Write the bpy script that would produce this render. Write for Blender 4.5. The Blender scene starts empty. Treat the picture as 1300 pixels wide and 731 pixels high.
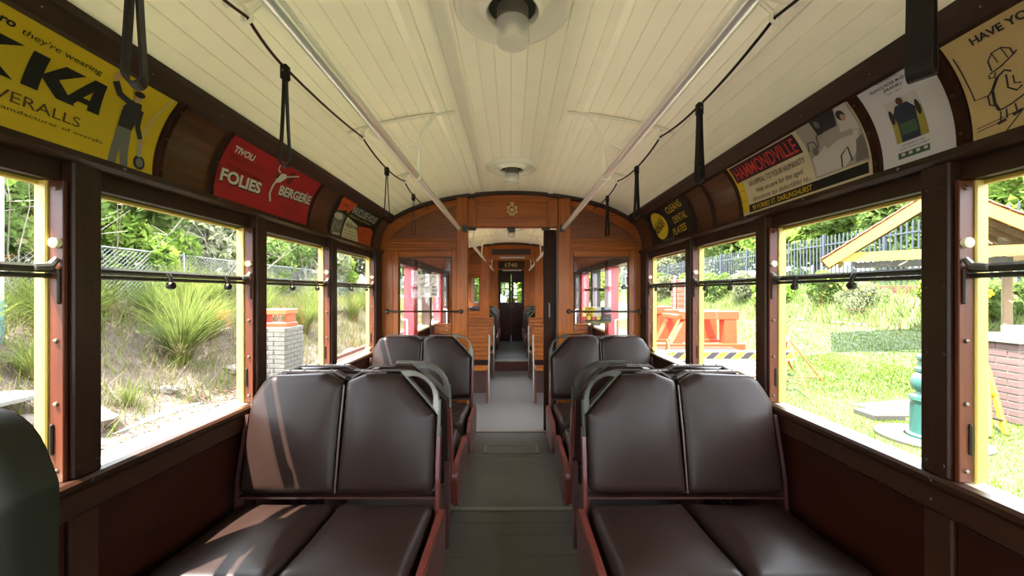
import bpy, bmesh, math, random
import numpy as np
from mathutils import Vector, Matrix

# ------------------------------------------------------------------ camera, sky, sun, exposure
scene = bpy.context.scene
C = scene.collection
EYE = 1.235
cam_d = bpy.data.cameras.new('camera'); cam = bpy.data.objects.new('camera', cam_d); C.objects.link(cam)
cam.location = (0, 0, EYE); cam.rotation_euler = (math.pi/2, 0, 0)
cam_d.sensor_width = 36.0; cam_d.lens = 36.0*488/1300; cam_d.clip_start = 0.02; cam_d.clip_end = 400
cam_d.shift_x = 1.0/1300; cam_d.shift_y = 5.5/1300
scene.camera = cam

world = bpy.data.worlds.new('sky'); scene.world = world; world.use_nodes = True
wn = world.node_tree.nodes; wl = world.node_tree.links
bg = wn['Background']; bg.inputs['Color'].default_value = (0.86, 0.93, 1.0, 1); bg.inputs['Strength'].default_value = 4.5

sun_d = bpy.data.lights.new('sun', 'SUN'); sun = bpy.data.objects.new('sun', sun_d); C.objects.link(sun)
sun_d.energy = 18.0; sun_d.angle = 0.009; sun_d.color = (1.0, 0.95, 0.86)
sun.rotation_euler = Vector((0.36, 0.30, -1.0)).to_track_quat('-Z', 'Y').to_euler()
sun.location = (-6, -6, 20)

vs = scene.view_settings
vs.view_transform = 'Standard'; vs.look = 'None'; vs.gamma = 1.0; vs.use_curve_mapping = False
vs.exposure = 2.0
scene.cycles.max_bounces = 12; scene.cycles.diffuse_bounces = 6; scene.cycles.transparent_max_bounces = 16

random.seed(7); rng = np.random.default_rng(7)
PI = math.pi

# ------------------------------------------------------------------ materials
M = {}
def new_mat(name):
    m = bpy.data.materials.new(name); m.use_nodes = True
    M[name] = m
    return m, m.node_tree.nodes, m.node_tree.links, m.node_tree.nodes['Principled BSDF']
def lin(c):
    return tuple(((v/255)/12.92 if v/255 <= .04045 else ((v/255+.055)/1.055)**2.4) for v in c)
OUTDOOR = set('concrete soil ballast rock lawn rough_grass bark bark_pale galvanised fence_blue teal_iron pole_white pole_blue brick brick_grey mortar orange_tube orange_steel rust safety_yellow timber_yellow roof_tile white_board stone_block'.split())
def plain(name, rgb, rough=.5, metal=0, noise=0.0, nscale=30, bump=0.0, coat=0.0, spec=.5):
    m, n, l, b = new_mat(name)
    c = lin(rgb)
    if name in OUTDOOR: c = tuple(v*.53 for v in c)      # outdoor colours darkened so the view outside does not overexpose
    if name.startswith('p_'): c = tuple(v*.66 for v in c)  # print colours darkened to offset the raised exposure
    b.inputs['Base Color'].default_value = (*c, 1); b.inputs['Roughness'].default_value = rough
    b.inputs['Metallic'].default_value = metal; b.inputs['Coat Weight'].default_value = coat
    b.inputs['Coat Roughness'].default_value = .15; b.inputs['Specular IOR Level'].default_value = spec
    if noise or bump:
        tc = n.new('ShaderNodeTexCoord'); nt = n.new('ShaderNodeTexNoise')
        nt.inputs['Scale'].default_value = nscale; nt.inputs['Detail'].default_value = 5
        l.new(tc.outputs['Object'], nt.inputs['Vector'])
        if noise:
            mx = n.new('ShaderNodeMixRGB')
            mx.inputs[1].default_value = (*[v*(1-noise) for v in c], 1)
            mx.inputs[2].default_value = (*[min(1, v*(1+noise)) for v in c], 1)
            l.new(nt.outputs['Fac'], mx.inputs[0]); l.new(mx.outputs[0], b.inputs['Base Color'])
        if bump:
            bp = n.new('ShaderNodeBump'); bp.inputs['Strength'].default_value = bump; bp.inputs['Distance'].default_value = .01
            l.new(nt.outputs['Fac'], bp.inputs['Height']); l.new(bp.outputs[0], b.inputs['Normal'])
    return m
def wood(name, dark, light, axis, rough=.32, coat=.4, scale=1.0, spec=.4):
    m, n, l, b = new_mat(name); b.inputs['Specular IOR Level'].default_value = spec
    tc = n.new('ShaderNodeTexCoord'); mp = n.new('ShaderNodeMapping')
    s = [22*scale]*3; s[axis] = 1.6*scale
    mp.inputs['Scale'].default_value = s
    n1 = n.new('ShaderNodeTexNoise'); n1.inputs['Scale'].default_value = 2.2; n1.inputs['Detail'].default_value = 6; n1.inputs['Distortion'].default_value = .6
    n2 = n.new('ShaderNodeTexNoise'); n2.inputs['Scale'].default_value = 1.7; n2.inputs['Detail'].default_value = 2
    l.new(tc.outputs['Object'], mp.inputs['Vector']); l.new(mp.outputs[0], n1.inputs['Vector']); l.new(tc.outputs['Object'], n2.inputs['Vector'])
    ad = n.new('ShaderNodeMath'); ad.operation = 'MULTIPLY_ADD'; ad.inputs[1].default_value = .45
    l.new(n2.outputs['Fac'], ad.inputs[0]); 
    sc = n.new('ShaderNodeMath'); sc.operation = 'MULTIPLY'; sc.inputs[1].default_value = .75
    l.new(n1.outputs['Fac'], sc.inputs[0]); l.new(sc.outputs[0], ad.inputs[2])
    cr = n.new('ShaderNodeValToRGB'); e = cr.color_ramp.elements
    e[0].position = .35; e[0].color = (*lin(dark), 1); e[1].position = .8; e[1].color = (*lin(light), 1)
    l.new(ad.outputs[0], cr.inputs[0]); l.new(cr.outputs[0], b.inputs['Base Color'])
    b.inputs['Roughness'].default_value = rough; b.inputs['Coat Weight'].default_value = coat; b.inputs['Coat Roughness'].default_value = .12
    bp = n.new('ShaderNodeBump'); bp.inputs['Strength'].default_value = .08; bp.inputs['Distance'].default_value = .004
    l.new(n1.outputs['Fac'], bp.inputs['Height']); l.new(bp.outputs[0], b.inputs['Normal'])
    return m
for ax, nm in enumerate('xyz'):
    wood('varnish_'+nm, (96, 44, 3), (150, 80, 13), ax, coat=.02, rough=.36, spec=.24)
    wood('dark_wood_'+nm, (24, 11, 5), (50, 25, 10), ax, rough=.42, coat=.03, spec=.3)
    wood('red_wood_'+nm, (22, 6, 2), (40, 13, 5), ax, rough=.42, coat=.03, spec=.18)
wood('bench_wood', (84, 40, 10), (138, 78, 26), 0, coat=.1)
wood('pale_wood', (78, 50, 24), (118, 82, 44), 1, coat=.05)
wood('sleeper_wood', (92, 78, 66), (140, 124, 106), 0, rough=.9, coat=0)
for ax, nm in enumerate('xyz'): wood('panel_wood_'+nm, (72, 32, 4), (112, 60, 12), ax, coat=.03, rough=.36, spec=.3)
wood('rib_wood', (26, 13, 6), (52, 27, 11), 2, rough=.5, coat=0, spec=.08)
wood('jamb_wood', (52, 22, 11), (84, 39, 19), 2, rough=.42, coat=.02, spec=.2)
wood('cove_wood', (46, 24, 8), (84, 46, 18), 1, rough=.36, coat=.05, spec=.3)
plain('ceiling_cream', (249, 243, 216), .34, noise=.04, nscale=9, bump=.03, coat=.2)
plain('white_enamel', (226, 222, 200), .3, noise=.05, nscale=15, coat=.2)
plain('chrome', (222, 222, 216), .28, .55)
plain('grey_alloy', (94, 93, 86), .38, .35, noise=.12, nscale=40)
plain('dark_alloy', (48, 48, 40), .45, .1, noise=.15, nscale=40, spec=.3)
plain('bronze', (40, 35, 26), .45, .6, noise=.15, nscale=60)
plain('brass', (190, 156, 92), .35, .6, noise=.1, nscale=60)
plain('screw_metal', (104, 97, 84), .4, .8)
plain('leather', (32, 21, 17), .37, noise=.10, nscale=14, bump=.05, spec=.17)
plain('green_vinyl', (24, 24, 15), .5, spec=.25, noise=.15, nscale=20, bump=.05)
plain('piping', (62, 48, 44), .4)
plain('strap_leather', (22, 16, 13), .55, noise=.15, nscale=50, spec=.2)
plain('cord_leather', (58, 28, 20), .5, spec=.25)
plain('maroon_paint', (74, 27, 19), .4, noise=.12, nscale=12, coat=.2)
plain('maroon_dark', (50, 24, 19), .45, noise=.12, nscale=12, coat=.1)
plain('red_paint', (166, 22, 32), .4, noise=.05, nscale=6, coat=.2)
plain('yellow_paint', (166, 142, 58), .5, noise=.06, nscale=10)
plain('cream_paint', (224, 214, 180), .5, noise=.06, nscale=10)
plain('black_paint', (24, 22, 20), .5)
plain('floor_dark', (46, 44, 40), .45, noise=.22, nscale=7, bump=.10)
plain('floor_mat', (58, 54, 46), .48, noise=.16, nscale=9, bump=.10)
plain('floor_grey', (80, 77, 74), .5, noise=.2, nscale=6, bump=.08)
plain('worn_strip', (98, 92, 80), .4, .4, noise=.25, nscale=25)
plain('concrete', (56, 53, 47), .9, noise=.18, nscale=5, bump=.2)
plain('soil', (92, 80, 68), .95, noise=.35, nscale=4, bump=.8)
plain('ballast', (120, 108, 98), .95, noise=.4, nscale=12, bump=.8)
plain('rock', (126, 116, 106), .9, noise=.25, nscale=6, bump=.5)
plain('lawn', (60, 78, 18), .9, noise=.30, nscale=5, bump=.6)
plain('rough_grass', (92, 98, 52), .95, noise=.35, nscale=2.5, bump=.8)
plain('bark', (92, 80, 72), .9, noise=.3, nscale=9, bump=.5)
plain('bark_pale', (126, 118, 106), .9, noise=.2, nscale=9)
plain('galvanised', (150, 152, 150), .5, .5)
plain('fence_blue', (38, 48, 58), .5, noise=.1)
plain('teal_iron', (36, 84, 78), .42, noise=.14, nscale=10, coat=.2)
plain('pole_white', (150, 150, 144), .5, noise=.1, nscale=6)
plain('pole_blue', (70, 128, 146), .5, noise=.1, nscale=6)
plain('brick', (92, 68, 64), .85, noise=.18, nscale=14, bump=.3)
plain('brick_grey', (104, 101, 94), .9, noise=.18, nscale=14, bump=.3)
plain('mortar', (128, 122, 112), .95, noise=.1, nscale=30)
plain('orange_steel', (214, 62, 14), .5, noise=.1, nscale=6)
plain('orange_tube', (180, 88, 40), .5, noise=.15, nscale=10)
plain('rust', (112, 62, 46), .85, noise=.25, nscale=8, bump=.2)
plain('safety_yellow', (206, 160, 22), .5, noise=.08, nscale=8)
plain('timber_yellow', (190, 142, 22), .6, noise=.08, nscale=5)
plain('roof_tile', (136, 66, 50), .8, noise=.2, nscale=9, bump=.2)
plain('roof_timber', (112, 92, 70), .85, noise=.2, nscale=6)
plain('white_board', (180, 178, 170), .6)
plain('stone_block', (112, 110, 104), .9, noise=.15, nscale=6, bump=.3)
# print colours
INK = dict(p_yellow=(214,178,30), p_black=(26,26,24), p_red=(178,34,40), p_white=(226,220,206), p_orange=(206,82,38),
  p_tan=(208,180,122), p_cream=(222,208,170), p_grey=(120,116,108), p_mid=(168,162,150), p_pale=(206,200,190), p_darkred=(110,24,30), p_ink=(52,48,50),
  p_skin=(196,150,116), p_navy=(48,56,74), p_green=(72,98,72), p_field=(170,156,70), p_paper=(216,214,214), p_lemon=(228,196,44), p_olive=(70,66,40), p_plum=(58,30,38), p_letter=(214,64,52), p_brown=(96,66,40), p_flower=(240,206,40))
for k, v in INK.items(): plain(k, v, .5, noise=.04, nscale=20, spec=.18)
plain('p_matte', (216,214,208), .6)
plain('petal', (244, 208, 40), .7)

def leafmat(name, a, b_, trans=.45):
    m, n, l, b = new_mat(name)
    n.remove(b)
    oi = n.new('ShaderNodeNewGeometry'); nt = n.new('ShaderNodeTexNoise'); nt.inputs['Scale'].default_value = 1.6; nt.inputs['Detail'].default_value = 8; nt.inputs['Roughness'].default_value = .75
    l.new(oi.outputs['Position'], nt.inputs['Vector'])
    cr = n.new('ShaderNodeValToRGB'); e = cr.color_ramp.elements
    lk = 1.0 if name == 'paper_thin' else (.80 if name in ('leaf_bright', 'leaf_mid', 'leaf_gum') else .50)
    e[0].position = .36; e[0].color = (*[v*lk for v in lin(a)], 1); e[1].position = .66; e[1].color = (*[v*lk for v in lin(b_)], 1)
    l.new(nt.outputs['Fac'], cr.inputs[0])
    d = n.new('ShaderNodeBsdfDiffuse'); t = n.new('ShaderNodeBsdfTranslucent'); mx = n.new('ShaderNodeMixShader'); mx.inputs[0].default_value = trans
    l.new(cr.outputs[0], d.inputs[0]); l.new(cr.outputs[0], t.inputs[0]); l.new(d.outputs[0], mx.inputs[1]); l.new(t.outputs[0], mx.inputs[2])
    l.new(mx.outputs[0], n['Material Output'].inputs[0])
    return m
leafmat('leaf_bright', (88, 118, 46), (140, 164, 78))
leafmat('leaf_mid', (70, 94, 48), (116, 136, 74))
leafmat('leaf_gum', (90, 98, 72), (132, 136, 106))
leafmat('leaf_tuft', (82, 104, 46), (144, 152, 82), .35)
leafmat('leaf_dry', (126, 114, 86), (166, 152, 120), .3)
leafmat('leaf_lawn', (76, 102, 24), (114, 136, 42), .4)
leafmat('leaf_litter', (134, 92, 66), (180, 138, 104), .1)

def glassmat(name, refl=.06, tint=(1, 1, 1), haze=0.0):
    m, n, l, b = new_mat(name); n.remove(b)
    t = n.new('ShaderNodeBsdfTransparent'); t.inputs[0].default_value = (*tint, 1)
    g = n.new('ShaderNodeBsdfGlossy'); g.inputs['Roughness'].default_value = .02
    lw = n.new('ShaderNodeLayerWeight'); pw = n.new('ShaderNodeMath'); pw.operation = 'POWER'; pw.inputs[1].default_value = 4.0; l.new(lw.outputs['Facing'], pw.inputs[0])
    fr = n.new('ShaderNodeMath'); fr.operation = 'MULTIPLY_ADD'; fr.inputs[1].default_value = .45; fr.inputs[2].default_value = .025; l.new(pw.outputs[0], fr.inputs[0])
    mx = n.new('ShaderNodeMixShader'); l.new(fr.outputs[0], mx.inputs[0]); l.new(t.outputs[0], mx.inputs[1]); l.new(g.outputs[0], mx.inputs[2])
    out = mx
    if haze:
        d = n.new('ShaderNodeBsdfDiffuse'); d.inputs[0].default_value = (.8, .8, .76, 1)
        m2 = n.new('ShaderNodeMixShader'); m2.inputs[0].default_value = haze
        l.new(mx.outputs[0], m2.inputs[1]); l.new(d.outputs[0], m2.inputs[2]); out = m2
    l.new(out.outputs[0], n['Material Output'].inputs[0])
leafmat('paper_thin', (226, 222, 214), (232, 228, 220), .5)
glassmat('glass'); glassmat('lamp_glass', tint=(.93, .9, .8), haze=.35)

# ------------------------------------------------------------------ mesh helpers
class MB:
    def __init__(s): s.v = []; s.f = []; s.smooth = False
    def add(s, vs_, fs_):
        o = len(s.v); s.v += [tuple(p) for p in vs_]; s.f += [tuple(i+o for i in f) for f in fs_]; return s
    def box(s, x0, x1, y0, y1, z0, z1):
        return s.add([(x0,y0,z0),(x1,y0,z0),(x1,y1,z0),(x0,y1,z0),(x0,y0,z1),(x1,y0,z1),(x1,y1,z1),(x0,y1,z1)],
                     [(0,3,2,1),(4,5,6,7),(0,1,5,4),(1,2,6,5),(2,3,7,6),(3,0,4,7)])
    def cbox(s, x0, x1, y0, y1, z0, z1, c=.004):
        # box with chamfered edges
        x0, x1 = min(x0,x1), max(x0,x1); y0, y1 = min(y0,y1), max(y0,y1); z0, z1 = min(z0,z1), max(z0,z1)
        c = min(c, (x1-x0)*.45, (y1-y0)*.45, (z1-z0)*.45)
        X=(x0,x1); Y=(y0,y1); Z=(z0,z1); idx={}; V=[]
        for i in (0,1):
            for j in (0,1):
                for k in (0,1):
                    sx, sy, sz = c*(1-2*i), c*(1-2*j), c*(1-2*k)
                    for a, p in (('x',(X[i],Y[j]+sy,Z[k]+sz)),('y',(X[i]+sx,Y[j],Z[k]+sz)),('z',(X[i]+sx,Y[j]+sy,Z[k]))):
                        idx[(a,i,j,k)] = len(V); V.append(p)
        F=[]; q=idx
        for i in (0,1):
            F.append((q['x',i,0,0],q['x',i,1,0],q['x',i,1,1],q['x',i,0,1]))
            F.append((q['y',0,i,0],q['y',1,i,0],q['y',1,i,1],q['y',0,i,1]))
            F.append((q['z',0,0,i],q['z',1,0,i],q['z',1,1,i],q['z',0,1,i]))
        for a in (0,1):
            for b in (0,1):
                F.append((q['y',0,a,b],q['y',1,a,b],q['z',1,a,b],q['z',0,a,b]))
                F.append((q['x',a,0,b],q['x',a,1,b],q['z',a,1,b],q['z',a,0,b]))
                F.append((q['x',a,b,0],q['x',a,b,1],q['y',a,b,1],q['y',a,b,0]))
        for i in (0,1):
            for j in (0,1):
                for k in (0,1): F.append((q['x',i,j,k],q['y',i,j,k],q['z',i,j,k]))
        return s.add(V,F)
    def prism(s, poly, a, b, axis='y'):
        n = len(poly)
        def P(p, t):
            return (p[0], t, p[1]) if axis == 'y' else ((t, p[0], p[1]) if axis == 'x' else (p[0], p[1], t))
        V = [P(p, a) for p in poly]+[P(p, b) for p in poly]
        F = [tuple(range(n)), tuple(range(2*n-1, n-1, -1))]+[(i, (i+1) % n, n+(i+1) % n, n+i) for i in range(n)]
        return s.add(V, F)
    def tube(s, pts, r, n=8, closed=False, cap=True, flat=None):
        # swept tube; r may be a list; flat = (up vector, a, b) gives a flattened section
        pts = [Vector(p) for p in pts]; k = len(pts)
        rs = r if isinstance(r, (list, tuple)) else [r]*k
        rings = []; up = None
        for i, p in enumerate(pts):
            t = (pts[(i+1) % k]-pts[i-1]) if closed else (pts[min(i+1, k-1)]-pts[max(i-1, 0)])
            t.normalize()
            if flat:
                u = Vector(flat[0]); u = (u-t*u.dot(t)).normalized(); w = t.cross(u)
                ra, rb = flat[1], flat[2]
            else:
                if up is None: up = Vector((0, 0, 1)) if abs(t.z) < .9 else Vector((1, 0, 0))
                u = (up-t*up.dot(t)).normalized(); up = u; w = t.cross(u); ra = rb = rs[i]
            if flat and n == 4:
                rings.append([p+u*ra*a+w*rb*b for a, b in ((1,1),(-1,1),(-1,-1),(1,-1))])
            else:
                rings.append([p+u*ra*math.cos(2*PI*j/n)+w*rb*math.sin(2*PI*j/n) for j in range(n)])
        V = [v for ring in rings for v in ring]; F = []
        for i in range(k if closed else k-1):
            a = i*n; b = ((i+1) % k)*n
            for j in range(n): F.append((a+j, a+(j+1) % n, b+(j+1) % n, b+j))
        if not closed and cap: F += [tuple(range(n-1, -1, -1)), tuple(range((k-1)*n, k*n))]
        return s.add(V, F)
    def lathe(s, prof, c=(0,0,0), n=24, axis='z'):
        V = []; F = []
        for r, h in prof:
            for j in range(n):
                a = 2*PI*j/n; x, y = r*math.cos(a), r*math.sin(a)
                p = (x, y, h) if axis == 'z' else ((x, h, y) if axis == 'y' else (h, x, y))
                V.append((p[0]+c[0], p[1]+c[1], p[2]+c[2]))
        for i in range(len(prof)-1):
            for j in range(n): F.append((i*n+j, i*n+(j+1) % n, (i+1)*n+(j+1) % n, (i+1)*n+j))
        if prof[0][0] > 1e-5: F.append(tuple(range(n-1, -1, -1)))
        if prof[-1][0] > 1e-5: F.append(tuple(range((len(prof)-1)*n, len(prof)*n)))
        return s.add(V, F)
    def ball(s, c, r, n=10, m=6, sc=(1,1,1)):
        V=[(c[0],c[1],c[2]+r*sc[2])]; F=[]
        for i in range(1, m):
            a = PI*i/m
            for j in range(n):
                b = 2*PI*j/n; V.append((c[0]+r*sc[0]*math.sin(a)*math.cos(b), c[1]+r*sc[1]*math.sin(a)*math.sin(b), c[2]+r*sc[2]*math.cos(a)))
        V.append((c[0],c[1],c[2]-r*sc[2])); L=len(V)-1
        for j in range(n):
            F.append((0,1+j,1+(j+1)%n)); F.append((L,1+(m-2)*n+(j+1)%n,1+(m-2)*n+j))
            for i in range(m-2): F.append((1+i*n+j,1+(i+1)*n+j,1+(i+1)*n+(j+1)%n,1+i*n+(j+1)%n))
        return s.add(V,F)
    def xf(s, fn): s.v = [tuple(fn(Vector(p))) for p in s.v]; return s
    def mesh(s, name, mat, smooth=None, angle=.6):
        me = bpy.data.meshes.new(name); me.from_pydata(s.v, [], s.f); me.update()
        bm = bmesh.new(); bm.from_mesh(me); bmesh.ops.recalc_face_normals(bm, faces=bm.faces); bm.to_mesh(me); bm.free()
        if mat: me.materials.append(M[mat])
        if smooth or (smooth is None and s.smooth):
            me.polygons.foreach_set('use_smooth', [True]*len(me.polygons))
            try: me.set_sharp_from_angle(angle=angle)
            except Exception: pass
        me.update(); return me
    def build(s, name, mat, parent=None, smooth=None, world=True, angle=.6):
        if parent is not None and world:
            o = OFF.get(parent.name, Vector((0,0,0)))
            if o.length > 0: s.v = [(p[0]-o.x, p[1]-o.y, p[2]-o.z) for p in s.v]
        return link(name, s.mesh(name, mat, smooth, angle), parent)
OFF = {}
def link(name, me, parent=None):
    o = bpy.data.objects.new(name, me); C.objects.link(o)
    if parent is not None:
        o.parent = parent; OFF[o.name] = OFF.get(parent.name, Vector((0,0,0)))
    return o
def tag(o, label=None, cat=None, group=None, kind=None):
    if label: o['label'] = label
    if cat: o['category'] = cat
    if group: o['group'] = group
    if kind: o['kind'] = kind
    return o
def thing(name, loc, label, cat, group=None, kind=None):
    o = bpy.data.objects.new(name, None); C.objects.link(o); o.location = loc; o.empty_display_size = .05
    OFF[o.name] = Vector(loc)
    return tag(o, label, cat, group, kind)
def single(name, mb, mat, label, cat, group=None, kind=None, smooth=None):
    # a thing that is one mesh, its origin at its base
    xs = [p[0] for p in mb.v]; ys = [p[1] for p in mb.v]; zs = [p[2] for p in mb.v]
    c = Vector(((min(xs)+max(xs))/2, (min(ys)+max(ys))/2, min(zs)))
    mb.v = [(p[0]-c.x, p[1]-c.y, p[2]-c.z) for p in mb.v]
    o = link(name, mb.mesh(name, mat, smooth)); o.location = c; OFF[o.name] = c
    return tag(o, label, cat, group, kind)
def copy_tree(o, parent=None):
    c = o.copy(); C.objects.link(c)
    if parent is not None: c.parent = parent
    for ch in list(o.children): copy_tree(ch, c)
    return c
def inst(name, src, parent, loc=(0,0,0), rot=None, scale=None):
    # another object sharing src's mesh, at a local offset
    o = bpy.data.objects.new(name, src.data); C.objects.link(o); o.parent = parent; o.location = loc
    if rot: o.rotation_euler = rot
    if scale: o.scale = scale
    return o
def arc(cx, cz, r, a0, a1, n):
    return [(cx+r*math.cos(a0+(a1-a0)*i/n), cz+r*math.sin(a0+(a1-a0)*i/n)) for i in range(n+1)]

# text -> flat 2-D triangles
_tc = {}
def text2d(s, size=1.0, bold=0.0, shear=0.0, xs=1.0, fit=None):
    key = (s, bold, shear)
    if key not in _tc:
        cu = bpy.data.curves.new('t', 'FONT'); cu.body = s; cu.size = 1.0; cu.offset = bold; cu.shear = shear; cu.resolution_u = 3
        ob = bpy.data.objects.new('t', cu); C.objects.link(ob)
        dg = bpy.context.evaluated_depsgraph_get(); me = bpy.data.meshes.new_from_object(ob.evaluated_get(dg))
        V = [(v.co.x, v.co.y) for v in me.vertices]; F = [tuple(p.vertices) for p in me.polygons]
        bpy.data.objects.remove(ob); bpy.data.curves.remove(cu); bpy.data.meshes.remove(me)
        _tc[key] = (V, F)
    V, F = _tc[key]
    x0 = min(v[0] for v in V); x1 = max(v[0] for v in V)
    if fit: k = fit/(x1-x0)           # exact width wanted
    else: k = size*xs
    return [((v[0]-x0)*k, v[1]*size) for v in V], F
def slice2d(V, F, step):
    # cut flat faces along lines of constant v so that they can be bent
    bm = bmesh.new(); vv = [bm.verts.new((a, b, 0)) for a, b in V]
    for f in F:
        try: bm.faces.new([vv[i] for i in f])
        except ValueError: pass
    lo = min(b for a, b in V); hi = max(b for a, b in V); t = math.floor(lo/step)*step+step
    while t < hi:
        bmesh.ops.bisect_plane(bm, geom=bm.verts[:]+bm.edges[:]+bm.faces[:], plane_co=(0, t, 0), plane_no=(0, 1, 0)); t += step
    bm.verts.index_update()
    V2 = [(v.co.x, v.co.y) for v in bm.verts]; F2 = [tuple(v.index for v in f.verts) for f in bm.faces]; bm.free()
    return V2, F2
# ------------------------------------------------------------------ the tram body: dimensions
Y0, B1, B2, B3 = -1.6, 3.35, 6.80, 9.75          # ends and bulkheads
BT = .045                                        # bulkhead thickness
W = 1.13
PITCH = .715
def zc(x): return EYE+.46+.42*math.sqrt(max(0, 1-(x/1.16)**2))     # ceiling arch
RC, TH = .373, .709
def cove(t, lift=0):                             # t 0..1 bottom to top of the advertising cove
    a = TH*t; return (1.14-RC+(RC-lift)*math.cos(a), EYE+.367+(RC-lift)*math.sin(a))
VH = RC*TH
LOW = -.17                                       # floor of the lower middle compartment

# floor
floor = thing('floor', (0,0,0), 'dark linoleum floor of the front saloon with worn cross strips', 'floor', kind='structure')
MB().box(-1.2, 1.2, Y0, 3.42, -.06, 0).build('floor_base', 'floor_dark', floor)
MB().cbox(-.36, .37, 2.20, 2.885, 0, .006, .003).build('floor_mat', 'floor_mat', floor)
MB().cbox(-.33, .34, 1.35, 2.165, 0, .005, .003).build('floor_mat', 'floor_mat', floor)
for j, y in enumerate((1.52, 1.66, 1.80, 1.94, 2.05)):
    MB().cbox(-.33, .34, y, y+.006, .004, .0065, .001).build('floor_seam', 'floor_dark', floor)
MB().cbox(-.36, .37, 2.168, 2.198, 0, .012, .004).build('floor_strip', 'worn_strip', floor)
MB().cbox(-.36, .37, 2.887, 2.902, 0, .010, .003).build('floor_strip', 'worn_strip', floor)
MB().cbox(-.40, -.365, 1.9, 2.9, 0, .012, .004).build('floor_strip', 'worn_strip', floor)
MB().cbox(.375, .41, 1.9, 2.9, 0, .012, .004).build('floor_strip', 'worn_strip', floor)
MB().cbox(-.36, .37, 2.905, 3.37, 0, .006, .003).build('floor_mat', 'floor_dark', floor)
hb = MB()
for (a, b, c, d) in ((-.21, .21, 2.93, 2.945), (-.21, .21, 3.07, 3.085), (-.21, -.195, 2.93, 3.085), (.195, .21, 2.93, 3.085)): hb.cbox(a, b, c, d, .004, .014, .002)
hb.build('trap_frame', 'worn_strip', floor)
MB().cbox(-.19, .19, 2.95, 3.065, .004, .010, .002).build('trap_door', 'floor_mat', floor)
MB().cbox(-.42, .42, 3.375, 3.425, -.02, .012, .004).build('floor_strip', 'worn_strip', floor)
MB().box(-1.2, 1.2, 3.42, 3.45, LOW, -.005).build('riser', 'maroon_dark', floor)
f2 = thing('floor', (0,5.1,LOW), 'scuffed grey linoleum floor of the lower middle compartment', 'floor', kind='structure')
MB().box(-1.2, 1.2, 3.42, 6.90, LOW-.06, LOW).build('floor_base', 'floor_grey', f2)
MB().cbox(-.6, .6, 6.875, 6.90, LOW, -.012, .002).build('riser', 'maroon_paint', f2)
f3 = thing('floor', (0,8.3,0), 'dark floor of the far saloon above the step', 'floor', kind='structure')
MB().box(-1.2, 1.2, 6.90, 11.2, -.06, 0).build('floor_base', 'floor_dark', f3)
MB().cbox(-.6, .6, 6.87, 6.92, -.012, .008, .004).build('floor_strip', 'worn_strip', f3)
MB().cbox(-.34, .34, 7.3, 7.33, 0, .008, .003).build('floor_strip', 'worn_strip', f3)
MB().cbox(-.34, .34, 8.3, 8.33, 0, .008, .003).build('floor_strip', 'worn_strip', f3)

# ceiling: tongue-and-groove boards bent over the arch, one object each
def ceiling(y0, y1, label):
    c = thing('ceiling', (0, (y0+y1)/2, 2.0), label, 'ceiling', kind='structure')
    # arc-length split
    N = 600; xs_ = [-1.065+2.13*i/N for i in range(N+1)]; L = [0]
    for i in range(N): L.append(L[-1]+math.hypot(xs_[i+1]-xs_[i], zc(xs_[i+1])-zc(xs_[i])))
    nb = 36; cut = [np.interp(L[-1]*k/nb, L, xs_) for k in range(nb+1)]
    for k in range(nb):
        a, b = cut[k], cut[k+1]; g = .0022
        rib = k in (12, 23)
        poly = []
        T = .018
        nx, nz = (b-a), (zc(b)-zc(a)); l = math.hypot(nx, nz); tx, tz = nx/l, nz/l; px, pz = tz, -tx   # p points down/inward
        def P(s, d): 
            return (a+tx*s*l+px*d, zc(a)+tz*s*l+pz*d)
        e = .0030/l; gg = .0003/l
        if rib: prof = [(gg, -T), (gg, 0), (.12, .004), (.5, .009), (.88, .004), (1-gg, 0), (1-gg, -T)]
        else: prof = [(gg, -T), (gg, -.0022), (e, 0), (1-e, 0), (1-gg, -.0022), (1-gg, -T)]
        m = MB(); pts = [P(s, d) for s, d in prof]
        m.prism(pts, y0, y1, 'y')
        m.build('ceiling_board', 'ceiling_cream', c)
    top = [(x, zc(x)+.015) for x in [-1.15+2.3*i/40 for i in range(41)]]
    outer = [(1.26, EYE+.50), (1.22, EYE+.66), (1.05, EYE+.84), (.6, EYE+.98), (0, EYE+1.03), (-.6, EYE+.98), (-1.05, EYE+.84), (-1.22, EYE+.66), (-1.26, EYE+.50)]
    m = MB()
    V = [(x, y0, z) for x, z in top]+[(x, y1, z) for x, z in top]; n = len(top)
    m.add(V, [(i, i+1, n+i+1, n+i) for i in range(n-1)])
    V = [(x, y0, z) for x, z in outer]+[(x, y1, z) for x, z in outer]; n = len(outer)
    m.add(V, [(i, i+1, n+i+1, n+i) for i in range(n-1)])
    m.build('roof_shell', 'cream_paint', c)  # unseen roof skin, added to keep sun from leaking between the boards
    return c
ceiling(Y0, B1, 'cream boarded arched ceiling over the front saloon')
ceiling(B1+BT, B2, 'cream boarded arched ceiling over the middle compartment')
ceiling(B2+BT, 11.2, 'cream boarded arched ceiling over the far saloon')

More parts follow.
